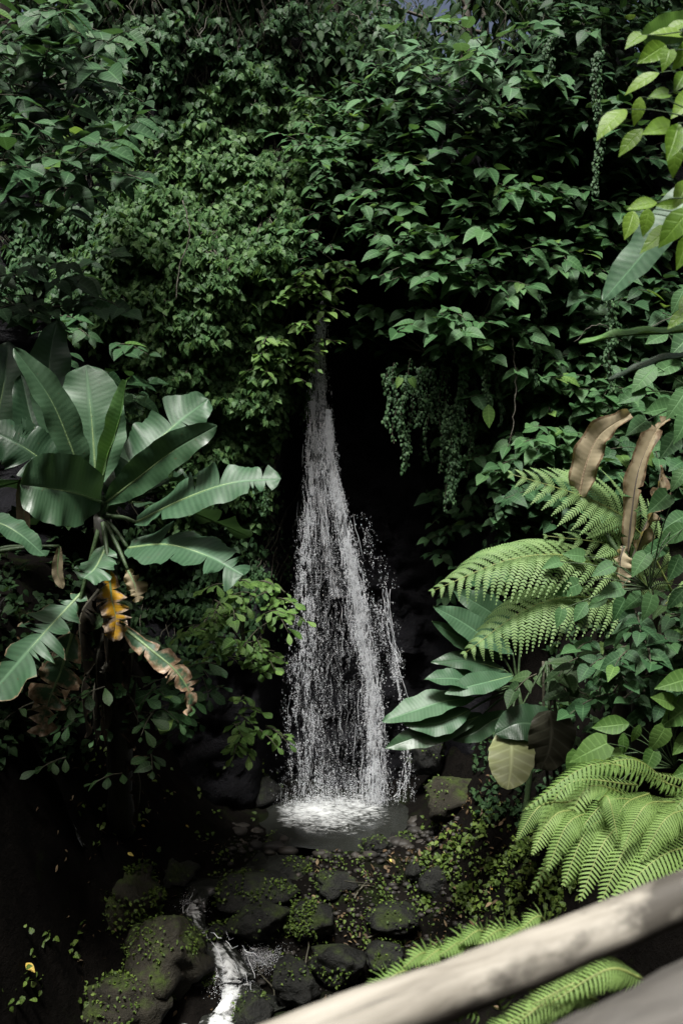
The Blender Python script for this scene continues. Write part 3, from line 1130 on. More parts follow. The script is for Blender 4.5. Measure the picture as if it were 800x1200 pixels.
def fallen(px, py, size, label, up=.03, mat='fallen', group='fallen leaves'):
    p = hit(px, py) + UP * up
    root_m = leaf_mesh('ovate', 1, mat)
    o = link('fallen_leaf', root_m)
    o.matrix_basis = Matrix.Translation(p) @ (frame(Vector((R.uniform(.4, 1), -.4, -.1)), UP + TOV * .6) @ Matrix.Diagonal((size, size, size))).to_4x4()
    tag(o, label, 'leaf', group)


fallen(31, 1133, .11, 'bright yellow fallen leaf in the lower left corner')
fallen(150, 1034, .07, 'yellow fallen leaf on top of the leaf-covered left boulder', .3)
fallen(166, 972, .045, 'tiny yellow leaf on the dark bank, leftmost of the pair', .05)
fallen(218, 972, .045, 'tiny yellow leaf on the dark bank nearer the pool', .05)
fallen(456, 1010, .07, 'pale dry leaf lying on stones right of the pool lip')
fallen(382, 1098, .06, 'small orange leaf on the stones left of the flat slab', .1)
fallen(538, 1062, .07, 'pale dry leaf on the litter of the right bank')
fallen(575, 1045, .06, 'whitish dry leaf on the right bank below the pale hanging leaf')


def twig(pix, r, label, name='fallen_twig'):
    pts = [hit(a, b) + UP * R.uniform(.04, .09) for a, b in pix]
    m_ = MB()
    q = spline(pts, 12)
    m_.tube([p + rv(.008) for p in q], [lerp(r, r * .4, i / 11) for i in range(12)], 5)
    for k in (4, 7):
        m_.tube([q[k], q[k] + Vector((R.uniform(-.1, .1), 0, R.uniform(.03, .1))), q[k] + Vector((R.uniform(-.2, .2), 0, R.uniform(.05, .14)))], [r * .5, r * .4, r * .25], 4)
    o = m_.build(name, M['stem'], None, at=pts[0])
    tag(o, label, 'twig', 'fallen twigs on the stream bed')


twig([(352, 1165), (358, 1140), (362, 1105), (352, 1080)], .012, 'pale upright twig between the stones right of the stream run')
twig([(425, 1108), (445, 1098), (470, 1090), (480, 1083)], .011, 'forked twig lying below the flat slab boulder')
twig([(312, 1192), (322, 1170), (305, 1150), (300, 1135)], .010, 'thin twig leaning beside the lower stream run')
twig([(415, 1060), (422, 1048), (430, 1040)], .012, 'short broken stick above the flat slab boulder')

# ------------------------------------------------------------------ big leaves (banana and kin)
def blade(mb_, mbr, pts, W, nrm, fold=.3, prof=None, tears=0, dry=0.0, rows=40, cols=4, wave=.06, seed=0, pet=0.08, droop=0.0, rib=.016, ragged=.0):
    """a big leaf along a spine: two half blades either side of a midrib, torn between the side veins"""
    rr = random.Random(seed * 7 + 5)
    q = spline(pts, rows)
    prof = prof or [(0, .25), (.1, .62), (.28, .95), (.5, 1), (.72, .88), (.88, .6), (.96, .33), (1, .04)]
    nrm = Vector(nrm).normalized()
    fr = []
    for i, p in enumerate(q):
        tg = (q[min(i + 1, rows - 1)] - q[max(i - 1, 0)]).normalized()
        n = (nrm - tg * nrm.dot(tg)).normalized()
        fr.append((p, tg, n, tg.cross(n)))
    for side in (-1, 1):
        cuts = sorted(rr.sample(range(3, rows - 3), tears)) if tears else []
        cuts = [0] + cuts + [rows - 1]
        for a, b in zip(cuts, cuts[1:]):
            ex = rr.uniform(-.35, .35) if tears else 0
            sh = 1 - rr.random() * ragged
            cut_in = rr.uniform(.4, .95)
            vs, fs, uv, dr = [], [], [], []
            for i in range(a, b + 1):
                t = i / (rows - 1)
                p, tg, n, s = fr[i]
                w = W * .58 * max(.01, interp(prof, t)) * sh * (1 + .05 * fbm(t * 11, side, seed, 1, 3) + (rr.uniform(-.05, .02) if tears else 0))
                k = (i - a) / max(1, b - a)
                for j in range(cols + 1):
                    u = j / cols
                    # wedge between torn pieces widens outwards
                    off = 0
                    if tears:
                        gap = .16 * W * u * u
                        if a > 0:
                            off += gap * (1 - k) * cut_in
                        if b < rows - 1:
                            off -= gap * k * cut_in
                    ang = fold + ex * u - droop * u * u
                    wv = wave * W * math.sin(t * 23 + side + seed) * u * u + .05 * W * fbm(t * 7, u * 2, seed, 1, 2) * u
                    pp = p + s * side * w * u * math.cos(ang) + n * (w * u * math.sin(ang) + wv) + tg * (off + .22 * w * u)
                    vs.append(pp)
                    uv.append((.5 + side * .5 * u, t))
                    e = dry * (.55 + .6 * u ** 2) + (.25 * dry if (tears and (k < .15 or k > .85)) else 0) + dry * .5 * t
                    dr.append(e + (.32 if (u > .99 and dry >= 0) else 0))
            m = cols + 1
            for i in range(b - a):
                for j in range(cols):
                    f = (i * m + j, i * m + j + 1, (i + 1) * m + j + 1, (i + 1) * m + j)
                    fs.append(f if side > 0 else f[::-1])
            mb_.add(vs, fs, uv, dr)
    if mbr is not None:
        mbr.tube([f[0] - f[2] * .006 for f in fr], [lerp(rib, .003, i / (rows - 1)) for i in range(rows)], 6)


SEED = [0]


def big_leaf(root, pix, W, nrm, mat='banana', stalk=None, ribmat='midrib', label=None, stalkmat='greenstem', rib=.016, **kw):
    kw['rib'] = rib
    SEED[0] += 1
    a, b = MB(), MB()
    pts = [P(*p) for p in pix]
    blade(a, b, pts, W, nrm, seed=SEED[0], **kw)
    if stalk is not None:
        s0 = Vector(stalk)
        st_ = MB()
        st_.tube(spline([s0, s0.lerp(pts[0], .6) + UP * .02, pts[0]], 7), [rib * 1.5, rib * 1.4, rib * 1.3, rib * 1.2, rib * 1.1, rib, rib], 6)
    lf = a.build('leaf', M[mat], root)
    if stalk is not None:
        link('stalk', st_.mesh('stalk', M[stalkmat], wloc(lf)), lf)
    r_ = MB()
    r_ = b
    rb = r_.mesh('midrib', M[ribmat], wloc(lf))
    link('midrib', rb, lf)
    if label:
        lf['label'] = label
    return lf


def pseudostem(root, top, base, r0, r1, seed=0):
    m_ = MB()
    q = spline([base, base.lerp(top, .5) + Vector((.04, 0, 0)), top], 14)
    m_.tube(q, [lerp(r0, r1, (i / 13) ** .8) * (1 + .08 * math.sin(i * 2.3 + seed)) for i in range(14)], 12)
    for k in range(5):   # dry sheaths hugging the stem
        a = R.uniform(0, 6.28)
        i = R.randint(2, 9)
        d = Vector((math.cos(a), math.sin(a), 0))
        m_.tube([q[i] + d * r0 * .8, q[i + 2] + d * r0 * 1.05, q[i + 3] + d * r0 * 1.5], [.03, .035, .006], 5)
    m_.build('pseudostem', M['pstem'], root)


def gb(x, y):
    return Vector((x, y, ground_z(x, y)))


crown = P(120, 605, 8.45)
base = gb(crown.x - .25, 10.2)
bp_ = thing('banana_plant', base, 'big banana plant on the left bank with a rolled bright green young leaf', 'banana plant', 'banana plants')
pseudostem(bp_, crown, base - UP * .1, .14, .08)
big_leaf(bp_, [(113, 568, 8.45), (110, 520, 8.48), (106, 475, 8.52), (101, 428, 8.65)], .50, (.12, -1, .35), stalk=crown, fold=.12, wave=.04)
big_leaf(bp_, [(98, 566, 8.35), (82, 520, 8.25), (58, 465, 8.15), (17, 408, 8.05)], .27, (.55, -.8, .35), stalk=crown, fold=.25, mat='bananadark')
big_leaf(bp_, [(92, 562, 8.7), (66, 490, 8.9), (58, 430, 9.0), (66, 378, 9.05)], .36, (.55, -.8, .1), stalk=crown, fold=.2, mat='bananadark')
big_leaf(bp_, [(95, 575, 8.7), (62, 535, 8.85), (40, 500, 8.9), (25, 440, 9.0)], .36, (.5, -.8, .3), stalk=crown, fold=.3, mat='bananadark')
big_leaf(bp_, [(117, 575, 8.3), (126, 535, 8.25), (139, 495, 8.2), (148, 446, 8.2)], .20, (-.3, -1, .3), mat='newleaf', stalk=crown, fold=.95, wave=.05, label='rolled bright green young leaf',
         prof=[(0, .3), (.3, .8), (.6, 1), (.85, .8), (1, .25)])
big_leaf(bp_, [(140, 568, 8.5), (172, 530, 8.6), (205, 498, 8.7), (244, 468, 8.75)], .50, (-.25, -.85, .55), stalk=crown, fold=.12, tears=2)
big_leaf(bp_, [(126, 588, 8.25), (165, 558, 8.1), (205, 527, 7.95), (254, 499, 7.9)], .27, (.15, -.75, .15), mat='bananadark', stalk=crown, fold=.35)
big_leaf(bp_, [(160, 612, 8.25), (215, 585, 8.0), (270, 566, 7.9), (329, 561, 7.85)], .35, (.05, -.78, .62), stalk=crown, fold=.1, tears=4, wave=.06, label='long arching leaf reaching right')
big_leaf(bp_, [(150, 642, 8.3), (195, 638, 8.05), (240, 650, 7.9), (285, 674, 7.8)], .52, (.12, -.62, .8), stalk=crown, fold=.08, tears=3, wave=.04)
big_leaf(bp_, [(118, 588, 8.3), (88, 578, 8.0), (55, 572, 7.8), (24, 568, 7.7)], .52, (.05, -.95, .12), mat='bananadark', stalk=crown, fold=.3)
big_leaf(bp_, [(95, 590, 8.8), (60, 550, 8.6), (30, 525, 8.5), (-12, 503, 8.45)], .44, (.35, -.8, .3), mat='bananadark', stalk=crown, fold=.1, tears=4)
big_leaf(bp_, [(125, 640, 8.3), (112, 665, 8.1), (98, 678, 8.0)], .30, (-.2, -.7, .7), stalk=crown, fold=.0, tears=2)
big_leaf(bp_, [(128, 668, 8.15), (131, 700, 8.1), (136, 725, 8.08), (133, 752, 8.08)], .26, (.3, -1, .1), mat='yellowdead', stalk=crown, fold=.45, tears=5, dry=.40, wave=.12, ragged=.5, label='withered yellow and brown hanging leaf', droop=.4)
big_leaf(bp_, [(150, 668, 8.2), (158, 685, 8.15), (163, 705, 8.1)], .2, (.3, -1, .1), mat='deadleaf', stalk=crown, fold=.4, tears=3, dry=0, wave=.14, ragged=.5)
big_leaf(bp_, [(145, 735, 8.25), (178, 762, 8.15), (205, 785, 8.1), (222, 812, 8.1), (220, 838, 8.1)], .24, (.3, -.8, .5), tears=6, dry=.42, wave=.1, ragged=.6, label='torn narrow leaf with dry brown edges', stalk=P(122, 640, 8.4), fold=-.2)

for az, ln, up, W in ((10, 1.5, .75, .45), (-35, 1.5, .5, .45), (50, 1.4, .35, .42), (-70, 1.3, .35, .42), (25, 1.6, .15, .45), (-15, 1.6, .1, .45), (70, 1.3, -.05, .42), (-55, 1.5, -.1, .42)):  # mostly hidden back leaves, added so the crown shades the bank
    a = math.radians(az)
    d = Vector((math.sin(a), math.cos(a), 0))
    SEED[0] += 1
    ma, mb2 = MB(), MB()
    pts = [crown + d * .25 + UP * .12, crown + d * ln * .5 + UP * (up * .6 + .1), crown + d * ln + UP * (up - .15)]
    blade(ma, mb2, pts, W, UP * 1.0 - d * .3, seed=SEED[0], fold=.1, tears=R.randint(2, 6), rows=30)
    lf = ma.build('leaf', M['bananadark'], bp_)
    link('midrib', mb2.mesh('midrib', M['midrib'], wloc(lf)), lf)
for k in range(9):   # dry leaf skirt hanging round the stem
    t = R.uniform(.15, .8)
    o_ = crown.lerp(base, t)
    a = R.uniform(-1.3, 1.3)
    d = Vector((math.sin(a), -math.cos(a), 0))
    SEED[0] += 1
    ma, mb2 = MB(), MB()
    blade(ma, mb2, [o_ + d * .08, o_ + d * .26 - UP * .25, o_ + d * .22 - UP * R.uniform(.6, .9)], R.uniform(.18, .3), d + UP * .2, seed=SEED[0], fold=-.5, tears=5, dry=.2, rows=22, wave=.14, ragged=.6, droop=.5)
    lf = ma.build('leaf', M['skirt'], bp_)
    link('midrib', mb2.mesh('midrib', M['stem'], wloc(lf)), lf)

crown2 = P(-25, 650, 8.6)
base2 = gb(crown2.x - .1, 8.8)
b2 = thing('banana_plant', base2, 'banana plant cut by the left edge of the photo with torn drooping lower leaves', 'banana plant', 'banana plants')
pseudostem(b2, crown2, base2 - UP * .1, .13, .07, 2)
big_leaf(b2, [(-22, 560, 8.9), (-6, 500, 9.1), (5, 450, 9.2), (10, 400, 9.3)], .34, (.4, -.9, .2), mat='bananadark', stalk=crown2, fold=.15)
big_leaf(b2, [(-40, 612, 8.2), (-5, 612, 8.1), (22, 625, 8.05), (54, 652, 8.05)], .26, (.1, -.5, .9), stalk=crown2, fold=.1, tears=1)
big_leaf(bp_, [(98, 692, 8.5), (70, 722, 8.3), (40, 755, 8.1), (-12, 815, 7.9)], .50, (-.2, -.8, .6), stalk=crown, fold=-.05, tears=6, dry=.10, wave=.05, ragged=.2, label='big torn pale green drooping leaf',
         prof=[(0, .12), (.15, .45), (.3, .75), (.5, .95), (.72, 1), (.9, .8), (1, .3)])
big_leaf(bp_, [(85, 742, 8.45), (72, 785, 8.4), (58, 820, 8.4), (46, 862, 8.4)], .42, (.1, -1, .2), mat='bananadark', stalk=crown, fold=-.05, tears=7, dry=.40, wave=.07, ragged=.45, label='torn hanging leaf with tan dry edges')
for (a, b, c, w) in (((30, 640), (28, 600), (25, 560), .12), ((70, 640), (68, 670), (74, 690), .1)):
    big_leaf(b2, [(*a, 8.7), (*b, 8.7), (*c, 8.7)], w, (.2, -1, 0), mat='deadleaf', stalk=crown2, fold=.6, dry=0)

# right-hand banana outside the frame reaching in
crown3 = P(985, 480, 5.2)
b3 = thing('banana_plant', gb(crown3.x, 5.3), 'banana plant beyond the right edge reaching long leaves into the photo', 'banana plant', 'banana plants')
pseudostem(b3, crown3, gb(crown3.x, 5.3) - UP * .1, .12, .06, 3)
big_leaf(b3, [(850, 190, 5.0), (800, 240, 4.95), (755, 295, 4.95), (706, 352, 5.0)], .21, (-.55, -.75, .55), stalk=crown3, fold=.15, wave=.04, rib=.01)
big_leaf(b3, [(840, 20, 4.9), (800, 30, 4.9), (775, 34, 4.9), (750, 44, 4.9)], .13, (0, -.8, -.5), mat='newleaf', stalk=crown3, fold=.2, rib=.008)
big_leaf(b3, [(830, 385, 5.2), (780, 389, 5.15), (730, 392, 5.1), (678, 402, 5.1)], .10, (0, -.35, .9), mat='newleaf', stalk=crown3, fold=.3, rib=.008)
big_leaf(b3, [(840, 420, 5.2), (790, 418, 5.2), (750, 430, 5.2), (712, 446, 5.2)], .07, (0, -.4, .9), stalk=crown3, fold=.3, rib=.007)

# withered banana on the right bank
crown4 = P(735, 665, 7.9)
b4 = thing('banana_plant', gb(2.5, 8.2), 'withered banana plant on the right bank with curled brown dead leaves', 'banana plant', 'banana plants')
pseudostem(b4, crown4, gb(2.5, 8.2) - UP * .1, .10, .05, 4)
big_leaf(b4, [(678, 582, 8.0), (686, 545, 7.95), (702, 510, 7.9), (738, 485, 7.7)], .22, (-.35, -.9, .4), mat='deadleaf', ribmat='skirtrib', stalk=crown4, fold=.35, dry=.27, wave=.12, tears=0, label='curled brown dead leaf standing up',
         prof=[(0, .5), (.15, .85), (.4, 1), (.7, .85), (.9, .6), (1, .3)])
big_leaf(b4, [(735, 650, 7.9), (740, 600, 7.85), (748, 550, 7.85), (768, 505, 7.9), (785, 488, 7.9)], .17, (-.6, -.8, .1), mat='deadleaf', ribmat='bark', stalk=crown4, fold=.5, dry=.34, tears=4, wave=.14, ragged=.5)
big_leaf(b4, [(742, 655, 7.85), (755, 620, 7.8), (768, 590, 7.8), (775, 545, 7.85)], .22, (.5, -.9, 0), mat='deadleaf', ribmat='bark', stalk=crown4, fold=.5, dry=.36, tears=5, wave=.14, ragged=.6)
big_leaf(b4, [(730, 640, 7.9), (726, 660, 7.85), (730, 690, 7.85)], .2, (.1, -1, .1), mat='deadleaf', ribmat='bark', stalk=crown4, fold=.5, dry=0, tears=3, wave=.14, ragged=.6)

# broad-leaved ginger plant over the pool
gbase = gb(1.75, 9.6)
gp = thing('ginger_plant', gbase, 'broad smooth-leaved plant leaning left over the pool from the right bank', 'plant')
gst = P(606, 806, 9.35)
LAN = [(0, .2), (.15, .6), (.4, 1), (.62, .95), (.82, .6), (.94, .25), (1, .03)]
for pts, w, nr, mt in (
        ([(555, 818, 9.1), (520, 822, 9.0), (485, 833, 8.95), (448, 846, 8.9)], .27, (-.1, -.6, .8), 'banana'),
        ([(550, 832, 9.05), (528, 842, 8.95), (505, 848, 8.9), (470, 846, 8.88)], .24, (.1, -.8, .6), 'banana'),
        ([(565, 838, 9.15), (530, 850, 9.0), (490, 863, 8.9), (451, 877, 8.85)], .22, (.1, -.7, .4), 'bananadark'),
        ([(585, 808, 9.2), (555, 800, 9.1), (530, 795, 9.0), (497, 796, 8.95)], .24, (-.1, -.6, .8), 'banana'),
        ([(600, 792, 9.2), (575, 798, 9.05), (550, 804, 8.95), (521, 813, 8.9)], .20, (0, -.8, .6), 'banana'),
        ([(590, 785, 9.3), (565, 778, 9.2), (540, 774, 9.15), (505, 776, 9.1)], .2, (-.1, -.7, .6), 'bananadark'),
        ([(600, 765, 9.35), (570, 748, 9.2), (540, 728, 9.15), (508, 711, 9.1)], .24, (-.3, -.7, .6), 'banana'),
        ([(590, 772, 9.3), (560, 758, 9.2), (535, 745, 9.15), (506, 728, 9.1)], .17, (-.3, -.8, .3), 'bananadark'),
        ([(610, 750, 9.4), (585, 725, 9.35), (560, 708, 9.3), (530, 692, 9.3)], .24, (-.2, -.8, .5), 'bananadark'),
        ([(600, 835, 9.2), (575, 845, 9.1), (556, 858, 9.05), (530, 868, 9.0)], .18, (.2, -.9, .2), 'bananadark')):
    big_leaf(gp, pts, w, nr, mat=mt, stalk=gst, fold=.18, prof=LAN, rows=22, cols=3, rib=.009, wave=.05)
m_ = MB()
m_.tube(spline([gbase - UP * .05, gbase.lerp(gst, .5) + Vector((.1, 0, 0)), gst], 8), [.035, .033, .03, .028, .026, .025, .024, .02], 8)
m_.build('stem', M['greenstem'], gp)

# elephant ears
EAR = [(0, .5), (.08, .8), (.25, 1), (.5, .98), (.72, .78), (.88, .48), (.96, .25), (1, .03)]
ebase = gb(1.95, 8.7)
ep = thing('elephant_ear_plant', ebase, 'elephant ear plant with three big drooping leaves, one pale, one dark', 'plant')
est = P(640, 775, 8.8)
for pts, w, nr, mt, lb in (
        ([(598, 856, 8.7), (599, 880, 8.5), (598, 902, 8.36), (594, 925, 8.26)], .34, (-.15, -.6, .8), 'paleear', 'pale yellowish hanging leaf'),
        ([(643, 832, 8.6), (646, 855, 8.52), (642, 880, 8.5), (633, 902, 8.5)], .36, (.1, -1, -.05), 'darkear', 'dark brownish hanging leaf'),
        ([(655, 850, 8.7), (630, 848, 8.65), (605, 848, 8.6), (580, 860, 8.6)], .30, (0, -.75, .5), 'bananadark', None)):
    if mt == 'paleear' and mt not in M:
        M['paleear'] = leaf_mat('pale_ear_leaf', (.16, .18, .08), (.20, .22, .105), (.24, .26, .14), .42, .2, veins=7, rib=.35)
        M['darkear'] = leaf_mat('dark_ear_leaf', (.045, .045, .03), (.055, .055, .038), (.07, .07, .05), .45, .15, veins=7, rib=.35)
    big_leaf(ep, pts, w, nr, mat=mt, stalk=est, fold=.06, prof=EAR, rows=20, cols=4, rib=.007, wave=.04, label=lb, ribmat='greenstem')
m_ = MB()
for dx in (-.06, .0, .06):
    m_.tube(spline([ebase + Vector((dx, 0, -.05)), ebase.lerp(est, .6) + Vector((dx, .05, 0)), est + Vector((dx * .5, 0, 0))], 8), [.013] * 8, 6)
m_.build('stalk', M['stem'], ep)


# ------------------------------------------------------------------ ferns
def comb(mb_, pts, W, nrm, n=22, prof=None, droop=.25, slant=.55, lw=.8, cup=0.0):
    """a row of narrow leaflets either side of a curve"""
    prof = prof or [(0, .55), (.12, .85), (.3, 1), (.6, .86), (.85, .45), (1, .08)]
    q = spline(pts, n + 1)
    nrm = Vector(nrm).normalized()
    step = sum((q[i + 1] - q[i]).length for i in range(n)) / n
    for i in range(n):
        t = (i + .5) / n
        p = q[i]
        tg = (q[i + 1] - q[i]).normalized()
        nn = (nrm - tg * nrm.dot(tg)).normalized()
        s = tg.cross(nn)
        for sg in (-1, 1):
            L = W * interp(prof, t) * R.uniform(.86, 1.06) * (.55 if R.random() < .025 else 1)
            d = (s * sg + tg * slant + nn * cup).normalized()
            w = step * lw * .5
            vs, uv = [], []
            for k, (u, ww) in enumerate(((0, 1), (.5, .95), (.82, .62), (1, .05))):
                c = p + d * L * u - nn * droop * L * u * u + tg * (.12 * L * u * u)
                vs += [c - tg * w * ww, c + tg * w * ww + nn * w * .25]
                uv += [(.1, u), (.9, u)]
            fs = [(0, 1, 3, 2), (2, 3, 5, 4), (4, 5, 7, 6)]
            mb_.add(vs, fs, uv)


def stalk_tube(pts, r0, r1, n=14):
    m_ = MB()
    q = spline(pts, n)
    m_.tube(q, [lerp(r0, r1, i / (n - 1)) for i in range(n)], 5)
    return m_


def bipinnate(root, pix, nrm, npin, plen, pw, mat='treefern', prof=None, leaflets=16, droop=.35, side_up=1.0, sag=.0, r0=.012, slant=.8):
    """frond = stalk, and every pinna an object under it"""
    pts = [P(*p) for p in pix]
    fr = stalk_tube(pts, r0, .003).build('frond', M['rachis'], root)
    q = spline(pts, npin + 1)
    prof = prof or [(0, .6), (.2, .92), (.4, 1), (.65, .85), (.85, .5), (1, .12)]
    nrm = Vector(nrm).normalized()
    for i in range(1, npin + 1):
        t = i / npin
        p = q[i]
        tg = (q[i] - q[i - 1]).normalized()
        nn = (nrm - tg * nrm.dot(tg)).normalized()
        s = tg.cross(nn)
        for sg in (-1, 1):
            L = plen * interp(prof, t) * R.uniform(.92, 1.06) * (side_up if sg < 0 else 1)
            if L < .02:
                continue
            d = (s * sg + tg * slant).normalized()
            pn = [p, p + d * L * .35 + nn * L * .05, p + d * L * .7 - nn * L * droop * .3 - UP * sag * L * .4, p + d * L - nn * L * droop - UP * sag * L]
            m_ = MB()
            comb(m_, pn, pw * (.22 + .78 * L / plen), nn + rv(.12), max(8, int(leaflets * .95 * (.35 + .65 * L / plen))), lw=.76, droop=.12, slant=.4, prof=[(0, .75), (.15, 1), (.4, .9), (.7, .55), (1, .06)])
            m_.build('pinna', M[mat], fr)
    return fr


# tree fern on the right bank: three big fronds
tbase = gb(2.2, 8.6)
tf = thing('tree_fern', tbase, 'tree fern on the right bank with big lacy fronds reaching left toward the falls', 'fern', 'ferns on the right bank')
tcrown = P(765, 720, 8.3)
m_ = MB()
m_.tube(spline([tbase - UP * .1, tbase.lerp(tcrown, .5), tcrown], 8), [.09, .085, .08, .078, .075, .07, .07, .06], 10)
m_.build('trunk', M['bark'], tf)
bipinnate(tf, [tuple((760, 700, 8.3)), (680, 655, 7.9), (600, 655, 7.7), (508, 692, 7.6)], (0, -.55, .85), 25, .46, .06, droop=.45, leaflets=22)
bipinnate(tf, [(760, 722, 8.3), (690, 700, 7.9), (620, 712, 7.7), (545, 765, 7.6)], (0, -.5, .85), 23, .44, .06, droop=.5, leaflets=22)
bipinnate(tf, [(790, 700, 8.4), (745, 620, 8.2), (690, 585, 8.0), (600, 556, 7.9)], (-.1, -.7, .7), 18, .52, .07, droop=.25, leaflets=24)
bipinnate(tf, [(770, 710, 8.3), (745, 670, 8.1), (720, 640, 8.0), (640, 628, 7.9)], (-.1, -.6, .8), 13, .34, .06, droop=.3, leaflets=18)
bipinnate(tf, [(770, 715, 8.4), (850, 660, 8.0), (930, 680, 7.7)], (0, -.5, .85), 14, .36, .05, leaflets=13)


def pix_fern(name, label, base, fronds, W, mat='fern', nl=34, r0=.006):
    root = thing(name, base, label, 'fern', 'ferns on the right bank')
    for pix, w, nr in fronds:
        pts = [P(*p) for p in pix]
        m_ = MB()
        comb(m_, pts, W * w, nr + rv(.06) if isinstance(nr, Vector) else Vector(nr) + rv(.08), int(nl * R.uniform(.85, 1.1)), lw=R.uniform(.56, .68), droop=R.uniform(.25, .5), slant=R.uniform(.3, .55))
        fr = m_.build('frond', M[mat], root)
        sm = stalk_tube(pts, r0, .0015, 12)
        link('midrib', sm.mesh('midrib', M['rachis'], wloc(fr)), fr)
    return root


def arch(a, m, b, Y0, Y1, Y2):
    return [(a[0], a[1], Y0), (m[0], m[1], Y1), (b[0], b[1], Y2)]


NF = (-.15, -.55, .85)
fl = [
    (arch((800, 925), (700, 895), (612, 950), 5.5, 5.3, 5.2), .9, (0, -.3, .9)),
    (arch((790, 925), (740, 890), (668, 912), 5.5, 5.4, 5.3), .9, (0, -.4, .9)),
    (arch((665, 940), (632, 945), (604, 985), 5.3, 5.2, 5.1), .7, NF),
    (arch((690, 950), (650, 955), (622, 1003), 5.3, 5.2, 5.1), .8, NF),
    (arch((712, 952), (668, 962), (640, 1022), 5.3, 5.15, 5.05), .9, NF),
    (arch((735, 955), (690, 970), (658, 1040), 5.3, 5.15, 5.0), 1.0, NF),
    (arch((758, 958), (712, 980), (678, 1058), 5.3, 5.1, 4.95), 1.0, NF),
    (arch((700, 940), (712, 935), (724, 985), 5.2, 5.1, 5.0), .7, NF),
    (arch((800, 965), (740, 985), (700, 1065), 5.3, 5.05, 4.9), 1.1, NF),
    (arch((790, 940), (755, 945), (728, 998), 5.2, 5.05, 4.95), .9, NF),
    (arch((840, 950), (785, 955), (750, 1010), 5.2, 5.0, 4.9), 1.0, NF),
    (arch((860, 990), (780, 1000), (712, 1062), 5.2, 4.95, 4.8), 1.2, NF),
    (arch((870, 1010), (800, 1020), (730, 1085), 5.1, 4.9, 4.75), 1.2, NF),
    (arch((880, 960), (830, 925), (765, 905), 5.4, 5.3, 5.2), .9, NF),
    (arch((690, 930), (660, 945), (640, 985), 5.4, 5.35, 5.3), .7, NF),
    (arch((760, 930), (730, 945), (705, 1000), 5.35, 5.2, 5.1), .9, NF),
]
for k in range(12):
    x, y = R.uniform(650, 830), R.uniform(925, 1000)
    Yk = R.uniform(5.3, 5.7)
    fl.append((arch((x + R.uniform(50, 90), y - 5), (x, y - R.uniform(5, 25)), (x - R.uniform(35, 60), y + R.uniform(25, 75)), Yk, Yk - .1, Yk - .2), R.uniform(.7, 1.0), (R.uniform(-.3, .1), -.5, .85)))
pix_fern('fern', 'large bright green fern at the lower right just above the wooden rail', gb(2.6, 5.4), fl, .115)

fl = []
for i, (x, y) in enumerate(((452, 1146), (470, 1130), (492, 1116), (512, 1104), (534, 1096), (556, 1090), (580, 1085), (602, 1080), (628, 1072))):
    y += R.uniform(-6, 6)
    fl.append((arch((x + R.uniform(30, 55), y + 85), (x + R.uniform(8, 18), y + 8), (x - 20 - 10 * (i < 2), y + 22), 3.6 + .03 * i, 3.52 + .03 * i, 3.42 + .03 * i), R.uniform(.75, 1.0), (-.35, -.75, .45)))
fl.append((arch((560, 1190), (500, 1150), (425, 1165), 3.7, 3.55, 3.4), .8, (0, -.4, .9)))
pix_fern('fern', 'bright fern tips poking up behind the middle of the wooden rail', gb(1.6, 4.2), fl, .085, nl=24)
fl = []
for i, (x, y) in enumerate(((560, 1205), (590, 1186), (620, 1168), (648, 1152), (672, 1142))):
    fl.append((arch((x + 80, y + 5 - 9 * (i % 2)), (x + 40, y - 6), (x - 26, y + 26 + 7 * (i % 3)), 3.0, 2.95, 2.9), .75 + .12 * (i % 3), (-.1, -.6, .8)))
pix_fern('fern', 'green fern seen in the gap between the two timbers of the railing', gb(1.9, 3.2), fl, .075, nl=30)

# ------------------------------------------------------------------ shrubs and climbers
GR = 'climbing shrubs on the right of the falls'
